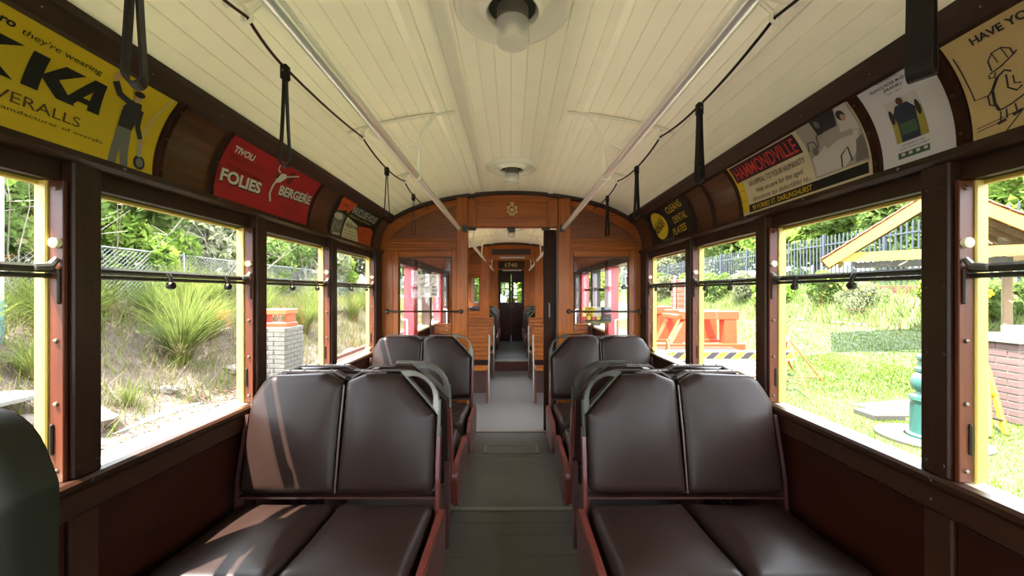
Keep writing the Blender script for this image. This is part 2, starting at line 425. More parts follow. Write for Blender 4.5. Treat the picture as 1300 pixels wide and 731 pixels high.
# side walls
POSTS_F = [-1.125, -.41, .305, 1.02, 1.735, 2.45]
POSTS_R = [B3+B1-p-.02+.0 for p in ()]
def pz(r): return EYE+r
SILL = EYE-.483
TOPW = EYE+.285
def side_wall(s, name, label, spans, posts, ribs, cat='wall', plain_cove=False):
    # spans: (y0,y1) of the wall; posts: centre y of each post
    y0, y1 = spans
    w = thing(name, (s*1.16, (y0+y1)/2, 0), label, cat, kind='structure')
    bx = lambda xa, xb, ya, yb, za, zb, c=.004: MB().cbox(s*xa, s*xb, ya, yb, za, zb, c)
    bx(1.145, 1.17, y0, y1, 0, SILL-.02).build('backing_panel', 'red_wood_z', w)
    bx(1.20, 1.215, y0, y1, -.5, SILL-.03).build('outer_skin', 'cream_paint', w)
    bx(1.11, 1.155, y0, y1, SILL-.03, SILL, .008).build('sill_cap', 'dark_wood_y', w)
    bx(1.157, 1.215, y0, y1, SILL-.045, SILL-.006, .004).build('outer_sill', 'cream_paint', w)
    bx(1.122, 1.145, y0, y1, SILL-.10, SILL-.032, .006).build('dado_rail', 'dark_wood_y', w)
    bx(1.128, 1.145, y0, y1, 0, .11, .004).build('skirting', 'dark_wood_y', w)
    edges = [y0]+[p for p in posts]+[y1]
    for p in posts:
        if y0 < p < y1:
            bx(1.13, 1.145, p-.035, p+.035, .11, SILL-.10, .004).build('batten', 'dark_wood_z', w)
            po = bx(1.125, 1.165, p-.032, p+.038, SILL, TOPW+.06, .004).build('post', 'dark_wood_z', w)
            bx(1.165, 1.205, p-.033, p+.033, SILL-.005, TOPW+.04, .003).build('post_core', 'dark_wood_z', w)
            scr = MB()
            for zz in (SILL+.03, SILL+.32, SILL+.50, TOPW-.01): 
                for yy in (p-.018, p+.024): scr.ball((s*1.125, yy, zz), .006, 8, 4, (.5,1,1))
            scr.ball((s*1.11, p, SILL-.015), .006, 8, 4, (.5,1,1)); scr.ball((s*1.122, p+.01, SILL-.07), .005, 8, 4, (.5,1,1))
            scr.build('screw', 'bronze', po, smooth=True)
    # lower panels between battens
    for a, b in zip(edges[:-1], edges[1:]):
        if b-a > .15: bx(1.14, 1.15, a+.037, b-.037, .115, SILL-.105, .003).build('lower_panel', 'red_wood_y', w)
    bx(1.155, 1.205, y0, y1, TOPW-.0, EYE+.35, .003).build('window_head', 'dark_wood_y', w)
    # moulded rail under the cove
    rl = MB().prism([(s*1.19, EYE+.335), (s*1.122, EYE+.335), (s*1.108, EYE+.345), (s*1.108, EYE+.362), (s*1.14, EYE+.372), (s*1.19, EYE+.372)], y0, y1, 'y').build('cove_rail', 'dark_wood_y', w)
    k = 0; sm = MB(); yy = y0+.2
    while yy < y1: sm.ball((s*1.108, yy, EYE+.353), .005, 8, 4, (.5,1,1)); yy += PITCH/2
    sm.build('screw', 'screw_metal', rl, smooth=True)
    # cove sheet
    n = 10; V = []; m = MB()
    for lift in (0, -.012):
        for y in (y0, y1):
            V += [(s*cove(i/n, lift)[0], y, cove(i/n, lift)[1]) for i in range(n+1)]
    F = []
    for q in (0, 2):
        F += [(q*(n+1)+i, q*(n+1)+i+1, (q+1)*(n+1)+i+1, (q+1)*(n+1)+i) for i in range(n)]
    m.add(V, F); m.build('cove_panel', 'cove_wood', w, smooth=True)
    # top rail against ceiling
    xt, zt = cove(1)
    MB().prism([(s*(xt+.01), zt-.012), (s*(xt-.012), zt-.006), (s*1.012, zc(1.012)-.022), (s*1.012, zc(1.012)+.004), (s*1.10, zc(1.012)+.004), (s*1.10, zt)], y0, y1, 'y').build('cornice', 'dark_wood_y', w)
    sm = MB(); yy = y0+.1
    while yy < y1: sm.ball((s*1.028, yy, EYE+.626), .005, 8, 4); yy += .26
    sm.build('screw', 'screw_metal', w, smooth=True)
    MB().box(s*1.192, s*1.215, y0, y1, EYE+.30, EYE+.70).build('letter_board', 'cream_paint', w)
    # cove ribs
    for d, wd in ribs:
        m = MB(); n = 12; V = []; F = []
        for i in range(n+1):
            t = .01+.985*i/n
            for (dy, lf) in ((-wd/2, -.002), (-wd/2+.004, .012), (wd/2-.004, .012), (wd/2, -.002)):
                x, z = cove(t, lf); V.append((s*x, d+dy, z))
        for i in range(n):
            for j in range(3): F.append((i*4+j, i*4+j+1, i*4+5+j, i*4+4+j))
        F += [(0,1,2,3), tuple(n*4+j for j in (3,2,1,0))]
        m.add(V, F); r = m.build('cove_rib', 'rib_wood', w, smooth=True)
        q = MB()
        for t in (.12, .5, .88):
            x, z = cove(t, .012); q.ball((s*x, d, z), .0045, 8, 4)
        q.build('screw', 'bronze', r, smooth=True)
    return w
RIBS_L = [(1.235, .022), (1.45, .022), (2.145, .02), (2.395, .02), (3.13, .02), (.28, .022)]
RIBS_R = [(1.188, .03), (.963, .03), (1.89, .022), (2.355, .02), (2.14, .02), (3.06, .02), (.2, .022)]
side_wall(-1, 'wall_left', 'left wall of the front saloon, dark wood posts and curved cove', (Y0, B1), POSTS_F, RIBS_L)
side_wall(1, 'wall_right', 'right wall of the front saloon, dark wood posts and curved cove', (Y0, B1), POSTS_F, RIBS_R)
POSTS_B = [7.55, 8.265, 8.98]
side_wall(-1, 'wall_left', 'left wall of the far saloon seen through the bulkheads', (B2+BT, B3), POSTS_B, [(7.3, .02), (8.0, .02), (8.7, .02)], plain_cove=True)
side_wall(1, 'wall_right', 'right wall of the far saloon seen through the bulkheads', (B2+BT, B3), POSTS_B, [(7.3, .02), (8.0, .02), (8.7, .02)], plain_cove=True)
# middle compartment side walls: door pillars painted red
for s, nm in ((-1, 'wall_left'), (1, 'wall_right')):
    w = thing(nm, (s*1.16, 5.1, 0), ('left' if s < 0 else 'right')+' side of the middle compartment with red painted door pillars', 'wall', kind='structure')
    a, b = B1+BT, B2
    for (p, wd, mt, nmm) in ((3.52, .10, 'yellow_paint', 'post'), (4.45, .17, 'red_paint', 'door_pillar'), (5.28, .09, 'dark_wood_z', 'post'), (6.10, .17, 'red_paint', 'door_pillar'), (6.70, .10, 'dark_wood_z', 'post')):
        MB().cbox(s*1.10, s*1.22, p-wd/2, p+wd/2, LOW, EYE+.37, .006).build(nmm, mt, w)
    for y0_, y1_ in ((4.535, 5.235), (5.325, 6.015)):
        MB().cbox(s*1.14, s*1.20, y0_, y1_, LOW, SILL, .004).build('lower_panel', 'red_wood_y', w)
        MB().cbox(s*1.12, s*1.25, y0_, y1_, SILL, SILL+.03, .004).build('sill_cap', 'cream_paint', w)
        MB().cbox(s*1.15, s*1.18, y0_, y1_, EYE+.02, EYE+.05, .003).build('sash_bar', 'bronze', w)
    MB().cbox(s*1.10, s*1.24, a, b, EYE+.285, EYE+.372, .004).build('window_head', 'dark_wood_y', w)
    n = 10; V = []; 
    for y in (a, b): V += [(s*cove(i/n)[0], y, cove(i/n)[1]) for i in range(n+1)]
    MB().add(V, [(i, i+1, n+2+i, n+1+i) for i in range(n)]).build('cove_panel', 'varnish_y', w, smooth=True)
    xt, zt = cove(1)
    MB().prism([(s*(xt+.01), zt-.012), (s*(xt-.012), zt-.006), (s*1.012, zc(1.012)-.022), (s*1.012, zc(1.012)+.004), (s*1.10, zc(1.012)+.004), (s*1.10, zt)], a, b, 'y').build('cornice', 'dark_wood_y', w)
    MB().box(s*1.22, s*1.29, a, b, EYE+.30, EYE+.70).build('letter_board', 'cream_paint', w)
    for y in (4.0, 6.45): MB().tube([(s*1.13, y, .25), (s*1.08, y, .25), (s*1.08, y, .95), (s*1.13, y, .95)], .012, 8).build('grab_rail', 'chrome', w, smooth=True)

# windows of the saloons
wcount = [0]
def window(s, ya, yb, label, rounded=False, hooks=True):
    wcount[0] += 1
    o = thing('window_%d' % wcount[0], (s*1.19, (ya+yb)/2, SILL), label, 'window', kind='structure')
    bx = lambda xa, xb, y0, y1, za, zb, c=.003: MB().cbox(s*xa, s*xb, y0, y1, za, zb, c)
    # yellow outer frame: four pieces
    bx(1.186, 1.208, ya, ya+.016, SILL, TOPW).build('outer_frame', 'yellow_paint', o)
    bx(1.172, 1.204, yb-.018, yb, SILL, TOPW).build('outer_frame', 'yellow_paint', o)
    bx(1.19, 1.208, ya, yb, TOPW-.012, TOPW).build('outer_frame', 'yellow_paint', o)
    # wooden jamb that faces the camera side, with bolts, catch and plate
    j = bx(1.135, 1.172, yb-.012, yb-.0005, SILL, TOPW, .002).build('jamb', 'jamb_wood', o)
    bx(1.135, 1.172, ya+.0005, ya+.012, SILL, TOPW, .002).build('jamb', 'jamb_wood', o)
    b = MB()
    for zz in (SILL+.03, SILL+.20, SILL+.36, TOPW-.02): b.ball((s*1.152, yb-.013, zz), .0065, 8, 4)
    b.build('bolt', 'screw_metal', j, smooth=True)
    MB().cbox(s*1.158, s*1.166, yb-.018, yb-.010, SILL+.07, SILL+.15, .003).build('catch_plate', 'bronze', j)
    MB().cbox(s*1.140, s*1.148, yb-.019, yb-.010, EYE-.03, EYE+.06, .003).build('catch_plate', 'bronze', j)
    MB().lathe([(0, -.014), (.008, -.014), (.013, -.010), (.013, 0)], (s*1.150, yb-.012, EYE+.125), 14, 'y').build('latch_knob', 'cream_paint', j, smooth=True)
    # sash rail, its end bracket and hooks
    r = MB(); r.cbox(s*1.150, s*1.178, ya+.012, yb-.012, EYE+.050, EYE+.070, .006); r.cbox(s*1.160, s*1.182, ya+.012, yb-.012, EYE+.036, EYE+.048, .003)
    sr = r.build('sash_bar', 'dark_alloy', o)
    MB().tube([(s*1.150, yb-.06, EYE+.062), (s*1.146, yb-.03, EYE+.066), (s*1.143, yb-.018, EYE+.085)], [.009, .010, .007], 8).build('end_bracket', 'grey_alloy', sr, smooth=True)
    if hooks:
        for t in (.36, .76):
            y = ya+(yb-ya)*t
            m = MB(); m.tube([(s*1.150, y, EYE+.06), (s*1.140, y, EYE+.045), (s*1.138, y, EYE+.025), (s*1.142, y, EYE+.012)], [.008, .007, .007, .005], 8)
            m.lathe([(0, -.008), (.012, -.008), (.014, 0), (.012, .008), (0, .008)], (s*1.139, y, EYE+.022), 12, 'x')
            m.build('hook', 'bronze', sr, smooth=True)
    bx(1.184, 1.187, ya+.01, yb-.01, SILL, EYE+.04, .0005).build('lower_pane', 'glass', o)
    bx(1.192, 1.195, ya+.01, yb-.01, EYE+.045, TOPW, .0005).build('upper_pane', 'glass', o)
    if rounded:
        m = MB()
        for (zz, sg) in ((SILL, 1), (TOPW, -1)):
            R_ = .07; pts = [(yb, zz)]+[(yb-R_+R_*math.sin(a), zz+sg*(R_-R_*math.cos(a))) for a in [PI/2*i/8 for i in range(9)]]
            m.prism([(p[0], p[1]) for p in pts], s*1.168, s*1.205, 'x')
        m.build('corner_fillet', 'yellow_paint', o)
    return o
LW = {2.45: 'last left window before the bulkhead, rounded far corners', 1.735: 'third left window, beside the rear left seat pair', 1.02: 'large left window over the front left seat', .305: 'left window nearest the camera at the frame edge'}
RW = {2.45: 'last right window before the bulkhead, showing red machinery', 1.735: 'right window looking on the striped barrier board', 1.02: 'large right window looking on the lawn and pavilion', .305: 'right window nearest the camera, showing the brick barbecue'}
for s, D in ((-1, LW), (1, RW)):
    for p in POSTS_F+[]:
        ya = p+.034; yb = (p+PITCH-.034) if p < 2.4 else 3.20
        side = 'left' if s < 0 else 'right'
        window(s, ya, yb, D.get(p, side+' side window behind the camera, '+('rearmost' if p < -1 else 'next to the rearmost')), rounded=(p > 2.4), hooks=True)
    # end stile between the last window and the bulkhead
for s, nm in ((-1, 'left'), (1, 'right')):
    tr = thing('trim_%d' % (1 if s < 0 else 2), (s*1.18, 3.275, SILL), 'dark wood end stile on the '+nm+' between last window and bulkhead', 'trim', kind='structure')
    MB().cbox(s*1.125, s*1.21, 3.20, 3.35, SILL-.005, TOPW+.06, .004).build('end_stile', 'dark_wood_z', tr)
    MB().cbox(s*1.125, s*1.25, Y0, -1.16, SILL-.005, TOPW+.06, .004).build('end_stile', 'dark_wood_z', tr)
    for (p0, p1, od) in ((6.85, 7.516, 'first'), (7.584, 8.231, 'second'), (8.299, 8.946, 'third'), (9.014, 9.70, 'last')):
        window(s, p0, p1, od+' '+nm+' side window of the far saloon', hooks=False)
# ------------------------------------------------------------------ bulkheads
def archpoly(xa, xb, z0, off=0.0, n=16):
    return [(xa, z0)]+[(xb, z0)]+[(xb+(xa-xb)*i/n, zc(xb+(xa-xb)*i/n)-off) for i in range(n+1)]
def text_flat(s, o, right, up, size, mat, parent, name='lettering', **kw):
    V, F = text2d(s, size, **kw); o = Vector(o); r = Vector(right); u = Vector(up)
    return MB().add([o+r*a+u*b for a, b in V], F).build(name, mat, parent)

def bulkhead(name, y, label, op, head, win, winz, wmat, posts, floor_z=0.0, detail=True):
    t = BT
    w = thing(name, (0, y, floor_z), label, 'wall', kind='structure')
    P = lambda poly, ya, yb: MB().prism(poly, ya, yb, 'y')
    for s in (-1, 1):
        o = op[0] if s < 0 else op[1]; wi = win[s]      # window |x| inner, outer
        a, b = s*abs(o), s*1.16
        P([(s*wi[1], floor_z), (s*1.16, floor_z), (s*1.16, winz[1]), (s*wi[1], winz[1])], y, y+t).build('stile', wmat+'_z', w)
        P([(a, floor_z), (s*wi[0], floor_z), (s*wi[0], winz[1]), (a, winz[1])], y, y+t).build('stile', wmat+'_z', w)
        P([(s*wi[0], floor_z), (s*wi[1], floor_z), (s*wi[1], winz[0]), (s*wi[0], winz[0])], y+.008, y+t-.008).build('lower_panel', wmat+'_x', w)
        P(archpoly(a, s*1.155, winz[1]), y, y+t).build('upper_panel', wmat+'_x', w)
        # window frame boards and pane
        fr = .05; x0, x1 = sorted((s*wi[0], s*wi[1]))
        for (xa, xb, za, zb, mm) in ((x0-fr, x0, winz[0]-fr, winz[1]+fr, '_z'), (x1, x1+fr, winz[0]-fr, winz[1]+fr, '_z'), (x0, x1, winz[1], winz[1]+fr, '_x'), (x0, x1, winz[0]-fr, winz[0], '_x')):
            MB().cbox(xa, xb, y-.014, y+.002, za, zb, .005).build('window_frame', wmat+mm, w)
        m = MB()
        for (xa, xb, za, zb) in ((x0, x0+.008, winz[0], winz[1]), (x1-.008, x1, winz[0], winz[1]), (x0, x1, winz[1]-.008, winz[1]), (x0, x1, winz[0], winz[0]+.008)): m.cbox(xa, xb, y-.004, y+.02, za, zb, .003)
        m.build('glazing_bead', 'dark_wood_z', w)
        MB().box(x0, x1, y+.022, y+.026, winz[0], winz[1]).build('window_pane', 'glass', w)
        # horizontal rail and arched panel moulding
        xi, xo = abs(a)+.10, 1.08
        zr = winz[1]+fr+.035
        MB().cbox(s*(abs(a)+.09), s*1.12, y-.018, y, zr-.018, zr, .004).build('rail_moulding', wmat+'_x', w)
        MB().cbox(s*(abs(a)+.09), s*1.12, y-.014, y, zr+.035, zr+.05, .004).build('rail_moulding', wmat+'_x', w)
        n = 14; pts = [(s*xi, y-.004, zr+.062), (s*xo*.995, y-.004, zr+.062)]
        arcp = []
        for i in range(n+1):
            x = xo-.03+(xi-(xo-.03))*i/n; arcp.append((s*x, y-.004, min(zc(x*1.02)-.085-.05*max(0, (x-.7)/.4), 9)))
        pts += arcp
        MB().tube(pts, .011, 4, closed=True, flat=((0, 1, 0), .010, .008)).build('panel_moulding', wmat+'_x', w)
        inner = [(p[0], p[2]) for p in pts]
        MB().prism(inner, y-.002, y+.004, 'y').build('arched_panel', 'panel_wood_x', w)
    # header over the opening
    a, b = -op[0], op[1]
    P(archpoly(a, b, head), y, y+t).build('header', wmat+'_x', w)
    # cornice strip following the arch
    n = 40; xs_ = [-1.06+2.12*i/n for i in range(n+1)]
    poly = [(x, zc(x)) for x in xs_]+[(x, zc(x)-.028) for x in reversed(xs_)]
    m = MB(); V = []; F = []
    for x in xs_:
        for (dz, yy) in ((.0, y-.02), (-.030, y-.02), (-.036, y-.010), (-.036, y)): V.append((x, yy, zc(x)+dz))
    for i in range(n):
        for j in range(3): F.append((i*4+j, i*4+4+j, i*4+5+j, i*4+1+j))
    m.add(V, F).build('cornice', 'dark_wood_x' if wmat=='varnish' else wmat+'_x', w, smooth=True)
    for (xa, xb) in posts:
        MB().cbox(xa, xb, y-.026, y+.002, floor_z, zc(max(abs(xa), abs(xb)))-.02, .006).build('door_post', wmat+'_z', w)
    return w

w1 = bulkhead('wall_front', B1, 'varnished timber bulkhead with two windows and the central doorway', (.378, .405), 1.798, {-1: (.515, .98), 1: (.54, 1.023)}, (.844, 1.544), 'varnish', [(-.474, -.378), (.405, .515)])
y = B1
# header frame boards, inset panel and the gilt badge
zt = lambda x: zc(x)-.05
for (xa, xb, za, zb, mm) in ((-.378, -.30, 1.80, zt(.378), 'varnish_z'), (.315, .405, 1.80, zt(.405), 'varnish_z'), (-.30, .315, 1.80, 1.875, 'varnish_x')):
    MB().cbox(xa, xb, y-.016, y+.001, za, zb, .004).build('header_frame', mm, w1)
MB().prism([(-.30, 2.02), (.315, 2.02)]+[(.315-.615*i/12, zc(.315-.615*i/12)-.035) for i in range(13)], y-.016, y+.001, 'y').build('header_frame', 'varnish_x', w1)
bd = thing('brass_badge', (0, y-.01, 1.90), 'small brass crest badge on the header above the doorway', 'badge')
cx_, cz_ = .008, 1.953
m = MB(); ring = [(cx_+.036*math.cos(a), y-.012, cz_+.036*math.sin(a)) for a in [2*PI*i/28 for i in range(28)]]
m.tube(ring, .006, 6, closed=True)
m.build('wreath', 'brass', bd, smooth=True)
m = MB()
for k in range(6):
    a = PI/2+k*PI/3; c_, s_ = math.cos(a), math.sin(a)
    m.prism([(cx_+.036*c_-.010*s_, cz_+.036*s_+.010*c_), (cx_+.036*c_+.010*s_, cz_+.036*s_-.010*c_), (cx_+.058*c_, cz_+.058*s_)], y-.014, y-.006, 'y')
m.build('star_point', 'brass', bd)
m = MB(); m.prism([(cx_-.014, cz_+.05), (cx_+.014, cz_+.05), (cx_+.018, cz_+.068), (cx_+.007, cz_+.062), (cx_, cz_+.074), (cx_-.007, cz_+.062), (cx_-.018, cz_+.068)], y-.016, y-.006, 'y'); m.build('crown', 'brass', bd)
m = MB()
for sg in (-1, 1):
    m.tube([(cx_+sg*.004, y-.012, cz_-.02), (cx_+sg*.016, y-.014, cz_), (cx_+sg*.020, y-.012, cz_+.018)], [.007, .006, .003], 6)
    m.tube([(cx_+sg*.010, y-.012, cz_-.03), (cx_+sg*.022, y-.012, cz_-.058)], [.006, .004], 6)
m.tube([(cx_, y-.012, cz_-.02), (cx_, y-.016, cz_+.012), (cx_+.006, y-.016, cz_+.02)], [.008, .007, .004], 6)
m.build('bird_emblem', 'brass', bd, smooth=True)
m = MB().lathe([(0, 0), (.034, 0), (.034, .004), (0, .004)], (cx_, y-.012, cz_), 20, 'y'); m.build('backing_disc', 'dark_wood_x', bd)
# hinge blocks under the header
m = MB()
for xx in (-.34, .0, .30): m.cbox(xx-.035, xx+.035, y-.02, y+.02, 1.775, 1.797, .006)
m.build('track_block', 'black_paint', w1)
for xx in (-.40, .44):
    MB().cbox(xx-.018, xx+.018, y-.045, y-.024, 1.755, 1.815, .004).build('rail_socket', 'black_paint', w1)
# dark rods across the two bulkhead windows
for (xa, xb, lab) in ((-1.075, -.435, 'left'), (.50, 1.11, 'right')):
    r = thing('guard_rod', ((xa+xb)/2, y-.05, 1.07), 'thin bronze guard rod across the %s bulkhead window' % lab, 'rod', 'guard rods on the bulkhead')
    MB().tube([(xa, y-.045, 1.07), (xb, y-.045, 1.07)], .008, 8).build('rod', 'bronze', r, smooth=True)
    for xx in (xa, xb):
        MB().lathe([(0, -.03), (.014, -.03), (.018, -.012), (.022, 0), (0, 0)], (xx, y-.024, 1.07), 12, 'y').build('rod_bracket', 'bronze', r, smooth=True)
# sliding door folded into the right of the doorway
d1 = thing('door_1', (.35, B1+.075, 0), 'dark sliding door leaf drawn back at the right of the doorway', 'door', kind='structure')
MB().cbox(.288, .47, B1+.055, B1+.09, LOW+.17, 1.79, .005).build('door_leaf', 'rib_wood', d1)
MB().tube([(.335, B1+.05, 1.01), (.335, B1+.025, 1.02), (.335, B1+.025, 1.13), (.335, B1+.05, 1.14)], .007, 8).build('door_handle', 'grey_alloy', d1, smooth=True)
m = MB()
for zz in (1.70, 1.735, .95, 1.20): m.ball((.345, B1+.055, zz), .008, 8, 4)
m.build('bolt', 'bronze', d1, smooth=True)
MB().cbox(.396, .404, B1-.004, B1+.05, .0, 1.79, .002).build('edge_shine', 'grey_alloy', d1)  # shine along the door edge, drawn as a pale alloy strip
# threshold strip signs
# ---- second bulkhead
w2 = bulkhead('wall_middle', B2, 'inner timber bulkhead beyond the wooden benches with arched header', (.40, .42), 1.82, {-1: (.56, .98), 1: (.58, 1.0)}, (.90, 1.56), 'varnish', [(-.53, -.385), (.42, .555)], floor_z=LOW)
MB().cbox(-.34, .34, B2-.012, B2, 1.90, 2.00, .004).build('header_panel', 'dark_wood_x', w2)
m = MB().cbox(-.20, .24, B2-.03, B2-.012, 1.838, 1.860, .002); o = m.build('notice_strip', 'p_paper', w2)
text_flat('PASSENGERS MUST NOT STAND', (-.185, B2-.031, 1.844), (1,0,0), (0,0,1), .014, 'p_ink', w2, fit=.41)
# ---- far bulkhead with the fleet number and the double doors
w3 = thing('wall_back', (0, B3, 0), 'far end bulkhead with the fleet number board over the cab doors', 'wall', kind='structure')
for s in (-1, 1):
    MB().prism(archpoly(s*.47, s*1.155, 1.60), B3, B3+BT, 'y').build('upper_panel', 'varnish_x', w3)
    MB().box(s*.47, s*.62, B3, B3+BT, 0, 1.60).build('stile', 'varnish_z', w3)
    MB().box(s*.62, s*1.0, B3, B3+BT, 0, .95).build('lower_panel', 'varnish_x', w3)
    MB().box(s*1.0, s*1.16, B3, B3+BT, 0, 1.60).build('stile', 'varnish_z', w3)
    MB().box(s*.62, s*1.0, B3+.02, B3+.024, .95, 1.60).build('window_pane', 'glass', w3)
    MB().cbox(s*.33, s*.47, B3-.03, B3+.01, 0, 1.93, .005).build('door_post', 'varnish_z', w3)
MB().prism(archpoly(-.47, .47, 1.80), B3, B3+BT, 'y').build('header', 'varnish_x', w3)
nb = MB().cbox(-.33, .33, B3-.02, B3, 1.84, 2.02, .004).build('number_board', 'dark_wood_x', w3)
text_flat('1740', (-.15, B3-.022, 1.88), (1,0,0), (0,0,1), .14, 'brass', w3, name='fleet_number', fit=.30)
MB().cbox(-.22, .26, B3-.05, B3-.03, 1.775, 1.80, .003).build('notice_strip', 'p_paper', w3)
for k, s in enumerate((-1, 1)):
    d = thing('door_%d' % (2+k), (s*.16, B3+.02, 0), ('left' if s < 0 else 'right')+' leaf of the reddish cab double door with three small panes', 'door', kind='structure')
    x0, x1 = (-.32, -.006) if s < 0 else (.006, .32)
    zs_ = [.98, 1.15, 1.32, 1.51]
    MB().cbox(x0, x1, B3+.008, B3+.034, .0, .96, .004).build('door_panel', 'red_wood_z', d)
    MB().cbox(x0, x1, B3+.008, B3+.034, 1.52, 1.80, .004).build('door_panel', 'red_wood_z', d)
    MB().cbox(x0, x0+.055, B3, B3+.04, 0, 1.80, .004).build('door_stile', 'red_wood_z', d)
    MB().cbox(x1-.055, x1, B3, B3+.04, 0, 1.80, .004).build('door_stile', 'red_wood_z', d)
    for z in (0.05, .80, .96, 1.52, 1.75): MB().cbox(x0+.055, x1-.055, B3, B3+.04, z-.035, z+.01, .004).build('door_rail', 'red_wood_x', d)
    for z in (1.15, 1.33): MB().cbox(x0+.055, x1-.055, B3+.004, B3+.036, z-.008, z+.008, .002).build('glazing_bar', 'red_wood_x', d)
    for za, zb in ((.96, 1.142), (1.158, 1.322), (1.338, 1.49)): MB().box(x0+.055, x1-.055, B3+.018, B3+.022, za, zb).build('door_pane', 'glass', d)
    xk = x1-.03 if s < 0 else x0+.03
    MB().lathe([(0, -.03), (.016, -.028), (.018, -.018), (.008, -.010), (.012, 0)], (xk, B3, .88), 12, 'y').build('door_knob', 'bronze', d, smooth=True)
# cab end beyond the doors: low dash and window posts
cabw = thing('wall_far', (0, 11.2, 0), 'cab end wall with windscreen posts behind the double doors', 'wall', kind='structure')
MB().cbox(-1.15, 1.15, 11.16, 11.2, 0, .95, .005).build('dash_panel', 'dark_wood_x', cabw)
for x in (-1.1, -.4, .4, 1.1): MB().cbox(x-.04, x+.04, 11.16, 11.2, .95, 2.0, .005).build('post', 'dark_wood_z', cabw)
MB().prism(archpoly(-1.15, 1.15, 1.75), 11.16, 11.2, 'y').build('upper_panel', 'dark_wood_x', cabw)
for s in (-1, 1): MB().box(s*1.14, s*1.18, B3+BT, 11.2, 0, .8).build('side_panel', 'dark_wood_y', cabw)
# end behind the camera
wb = thing('wall_rear', (0, Y0, 0), 'cab bulkhead behind the camera with open windows', 'wall', kind='structure')
MB().box(-1.16, 1.16, Y0-.05, Y0, 0, .9).build('dash_panel', 'dark_wood_x', wb)
for x in (-1.1, -.38, .38, 1.1): MB().box(x-.05, x+.05, Y0-.05, Y0, .9, 1.75).build('post', 'dark_wood_z', wb)
MB().prism(archpoly(-1.15, 1.15, 1.70), Y0-.05, Y0, 'y').build('upper_panel', 'varnish_x', wb)

# ------------------------------------------------------------------ signs on the bulkhead glass
def sheet_sign(name, x0, x1, z0, z1, yy, mat, label):
    o = thing(name, ((x0+x1)/2, yy, z0), label, 'sign'); MB().cbox(x0, x1, yy, yy+.003, z0, z1, .0008).build('sheet', mat, o); return o
Yg = B1+.045
def PX(px): return (px-649)*(Yg)/488
def PZ(py): return EYE+(371-py)*(Yg)/488
sg = sheet_sign('paper_notice', PX(530.5), PX(557.5), PZ(377.5), PZ(348), Yg, 'paper_thin', 'white cartoon fare notice taped behind the left bulkhead window')
def tx(s, px, py, hpx, mat, par, dy=-.0012, wpx=None, ang=0, **kw):
    k = Yg/488; c, n_ = math.cos(ang), math.sin(ang)
    return text_flat(s, (PX(px), Yg+dy, PZ(py)), (c, 0, n_), (-n_, 0, c), hpx*k/.72, mat, par, fit=(wpx*k if wpx else None), **kw)
tx("Don't be", 533, 356, 3.4, 'p_ink', sg, wpx=11, ang=.32, shear=.3)
tx("Selfish!", 534, 363, 3.4, 'p_ink', sg, wpx=11.5, ang=.32, shear=.3)
tx('PAY', 549, 366, 3, 'p_ink', sg, wpx=5.5, bold=.03); tx('YOUR', 548, 370.4, 3, 'p_ink', sg, wpx=7, bold=.03); tx('FARE', 548, 375, 3.4, 'p_ink', sg, wpx=7, bold=.03)
m = MB()
def scrib(pts, r=.0016): m.tube([(PX(a), Yg-.001, PZ(b)) for a, b in pts], r, 4)
scrib([(546.5, 358), (547, 353), (549, 351), (552, 352), (553, 355), (552, 358)]); scrib([(549, 352), (552, 350.5), (554, 353)]); scrib([(541, 366), (547, 362), (555, 357)])
scrib([(535, 365), (537, 363.5), (539, 365)]); scrib([(536, 367), (534.5, 370), (537, 373), (538, 371)]); scrib([(541, 366), (541, 370), (544, 369), (544.5, 366)]); scrib([(540, 373), (543, 370), (546, 371)]); scrib([(533, 373.5), (537, 373.8)])
m.build('drawing', 'p_ink', sg)
rs = sheet_sign('show_sign', PX(739.5), PX(776), PZ(410.5), PZ(389.5), Yg, 'p_navy', 'small black and yellow show sign behind the right bulkhead window')
def rect(xa, ya, xb, yb, mat, par, dy=-.0008, name='print_block'):
    return MB().box(PX(xa), PX(xb), Yg+dy, Yg+dy+.0004, PZ(yb), PZ(ya)).build(name, mat, par)
rect(739.5, 389.5, 757, 401.6, 'p_lemon', rs); rect(757, 389.5, 763.2, 401.6, 'p_pale', rs)
rect(740.5, 402, 744, 406.5, 'p_letter', rs); rect(752, 402, 756, 406, 'p_letter', rs)
for cxp in (747.5, 760):
    MB().lathe([(0, 0), (2.6*Yg/488, 0), (2.6*Yg/488, .0005), (0, .0005)], (PX(cxp), Yg-.0009, PZ(403.6)), 16, 'y').build('print_block', 'p_lemon', rs)
rect(740, 407.8, 775.5, 409.8, 'p_olive', rs)
tx('ROYAL', 742.5, 393, 2.6, 'p_darkred', rs, -.0016, 15, bold=.04); tx('EASTER', 741, 397.2, 2.6, 'p_black', rs, -.0016, 18, bold=.04); tx('SHOW', 744.5, 401, 2.8, 'p_darkred', rs, -.0016, 13, bold=.04)
rect(764.5, 394, 775.5, 400.5, 'p_darkred', rs); tx('APRIL', 766.5, 404.8, 1.6, 'p_mid', rs, -.0016, 7)
tx('SYDNEY SHOWGROUND', 740.5, 409.6, 1.5, 'p_lemon', rs, -.0016, 34.5)

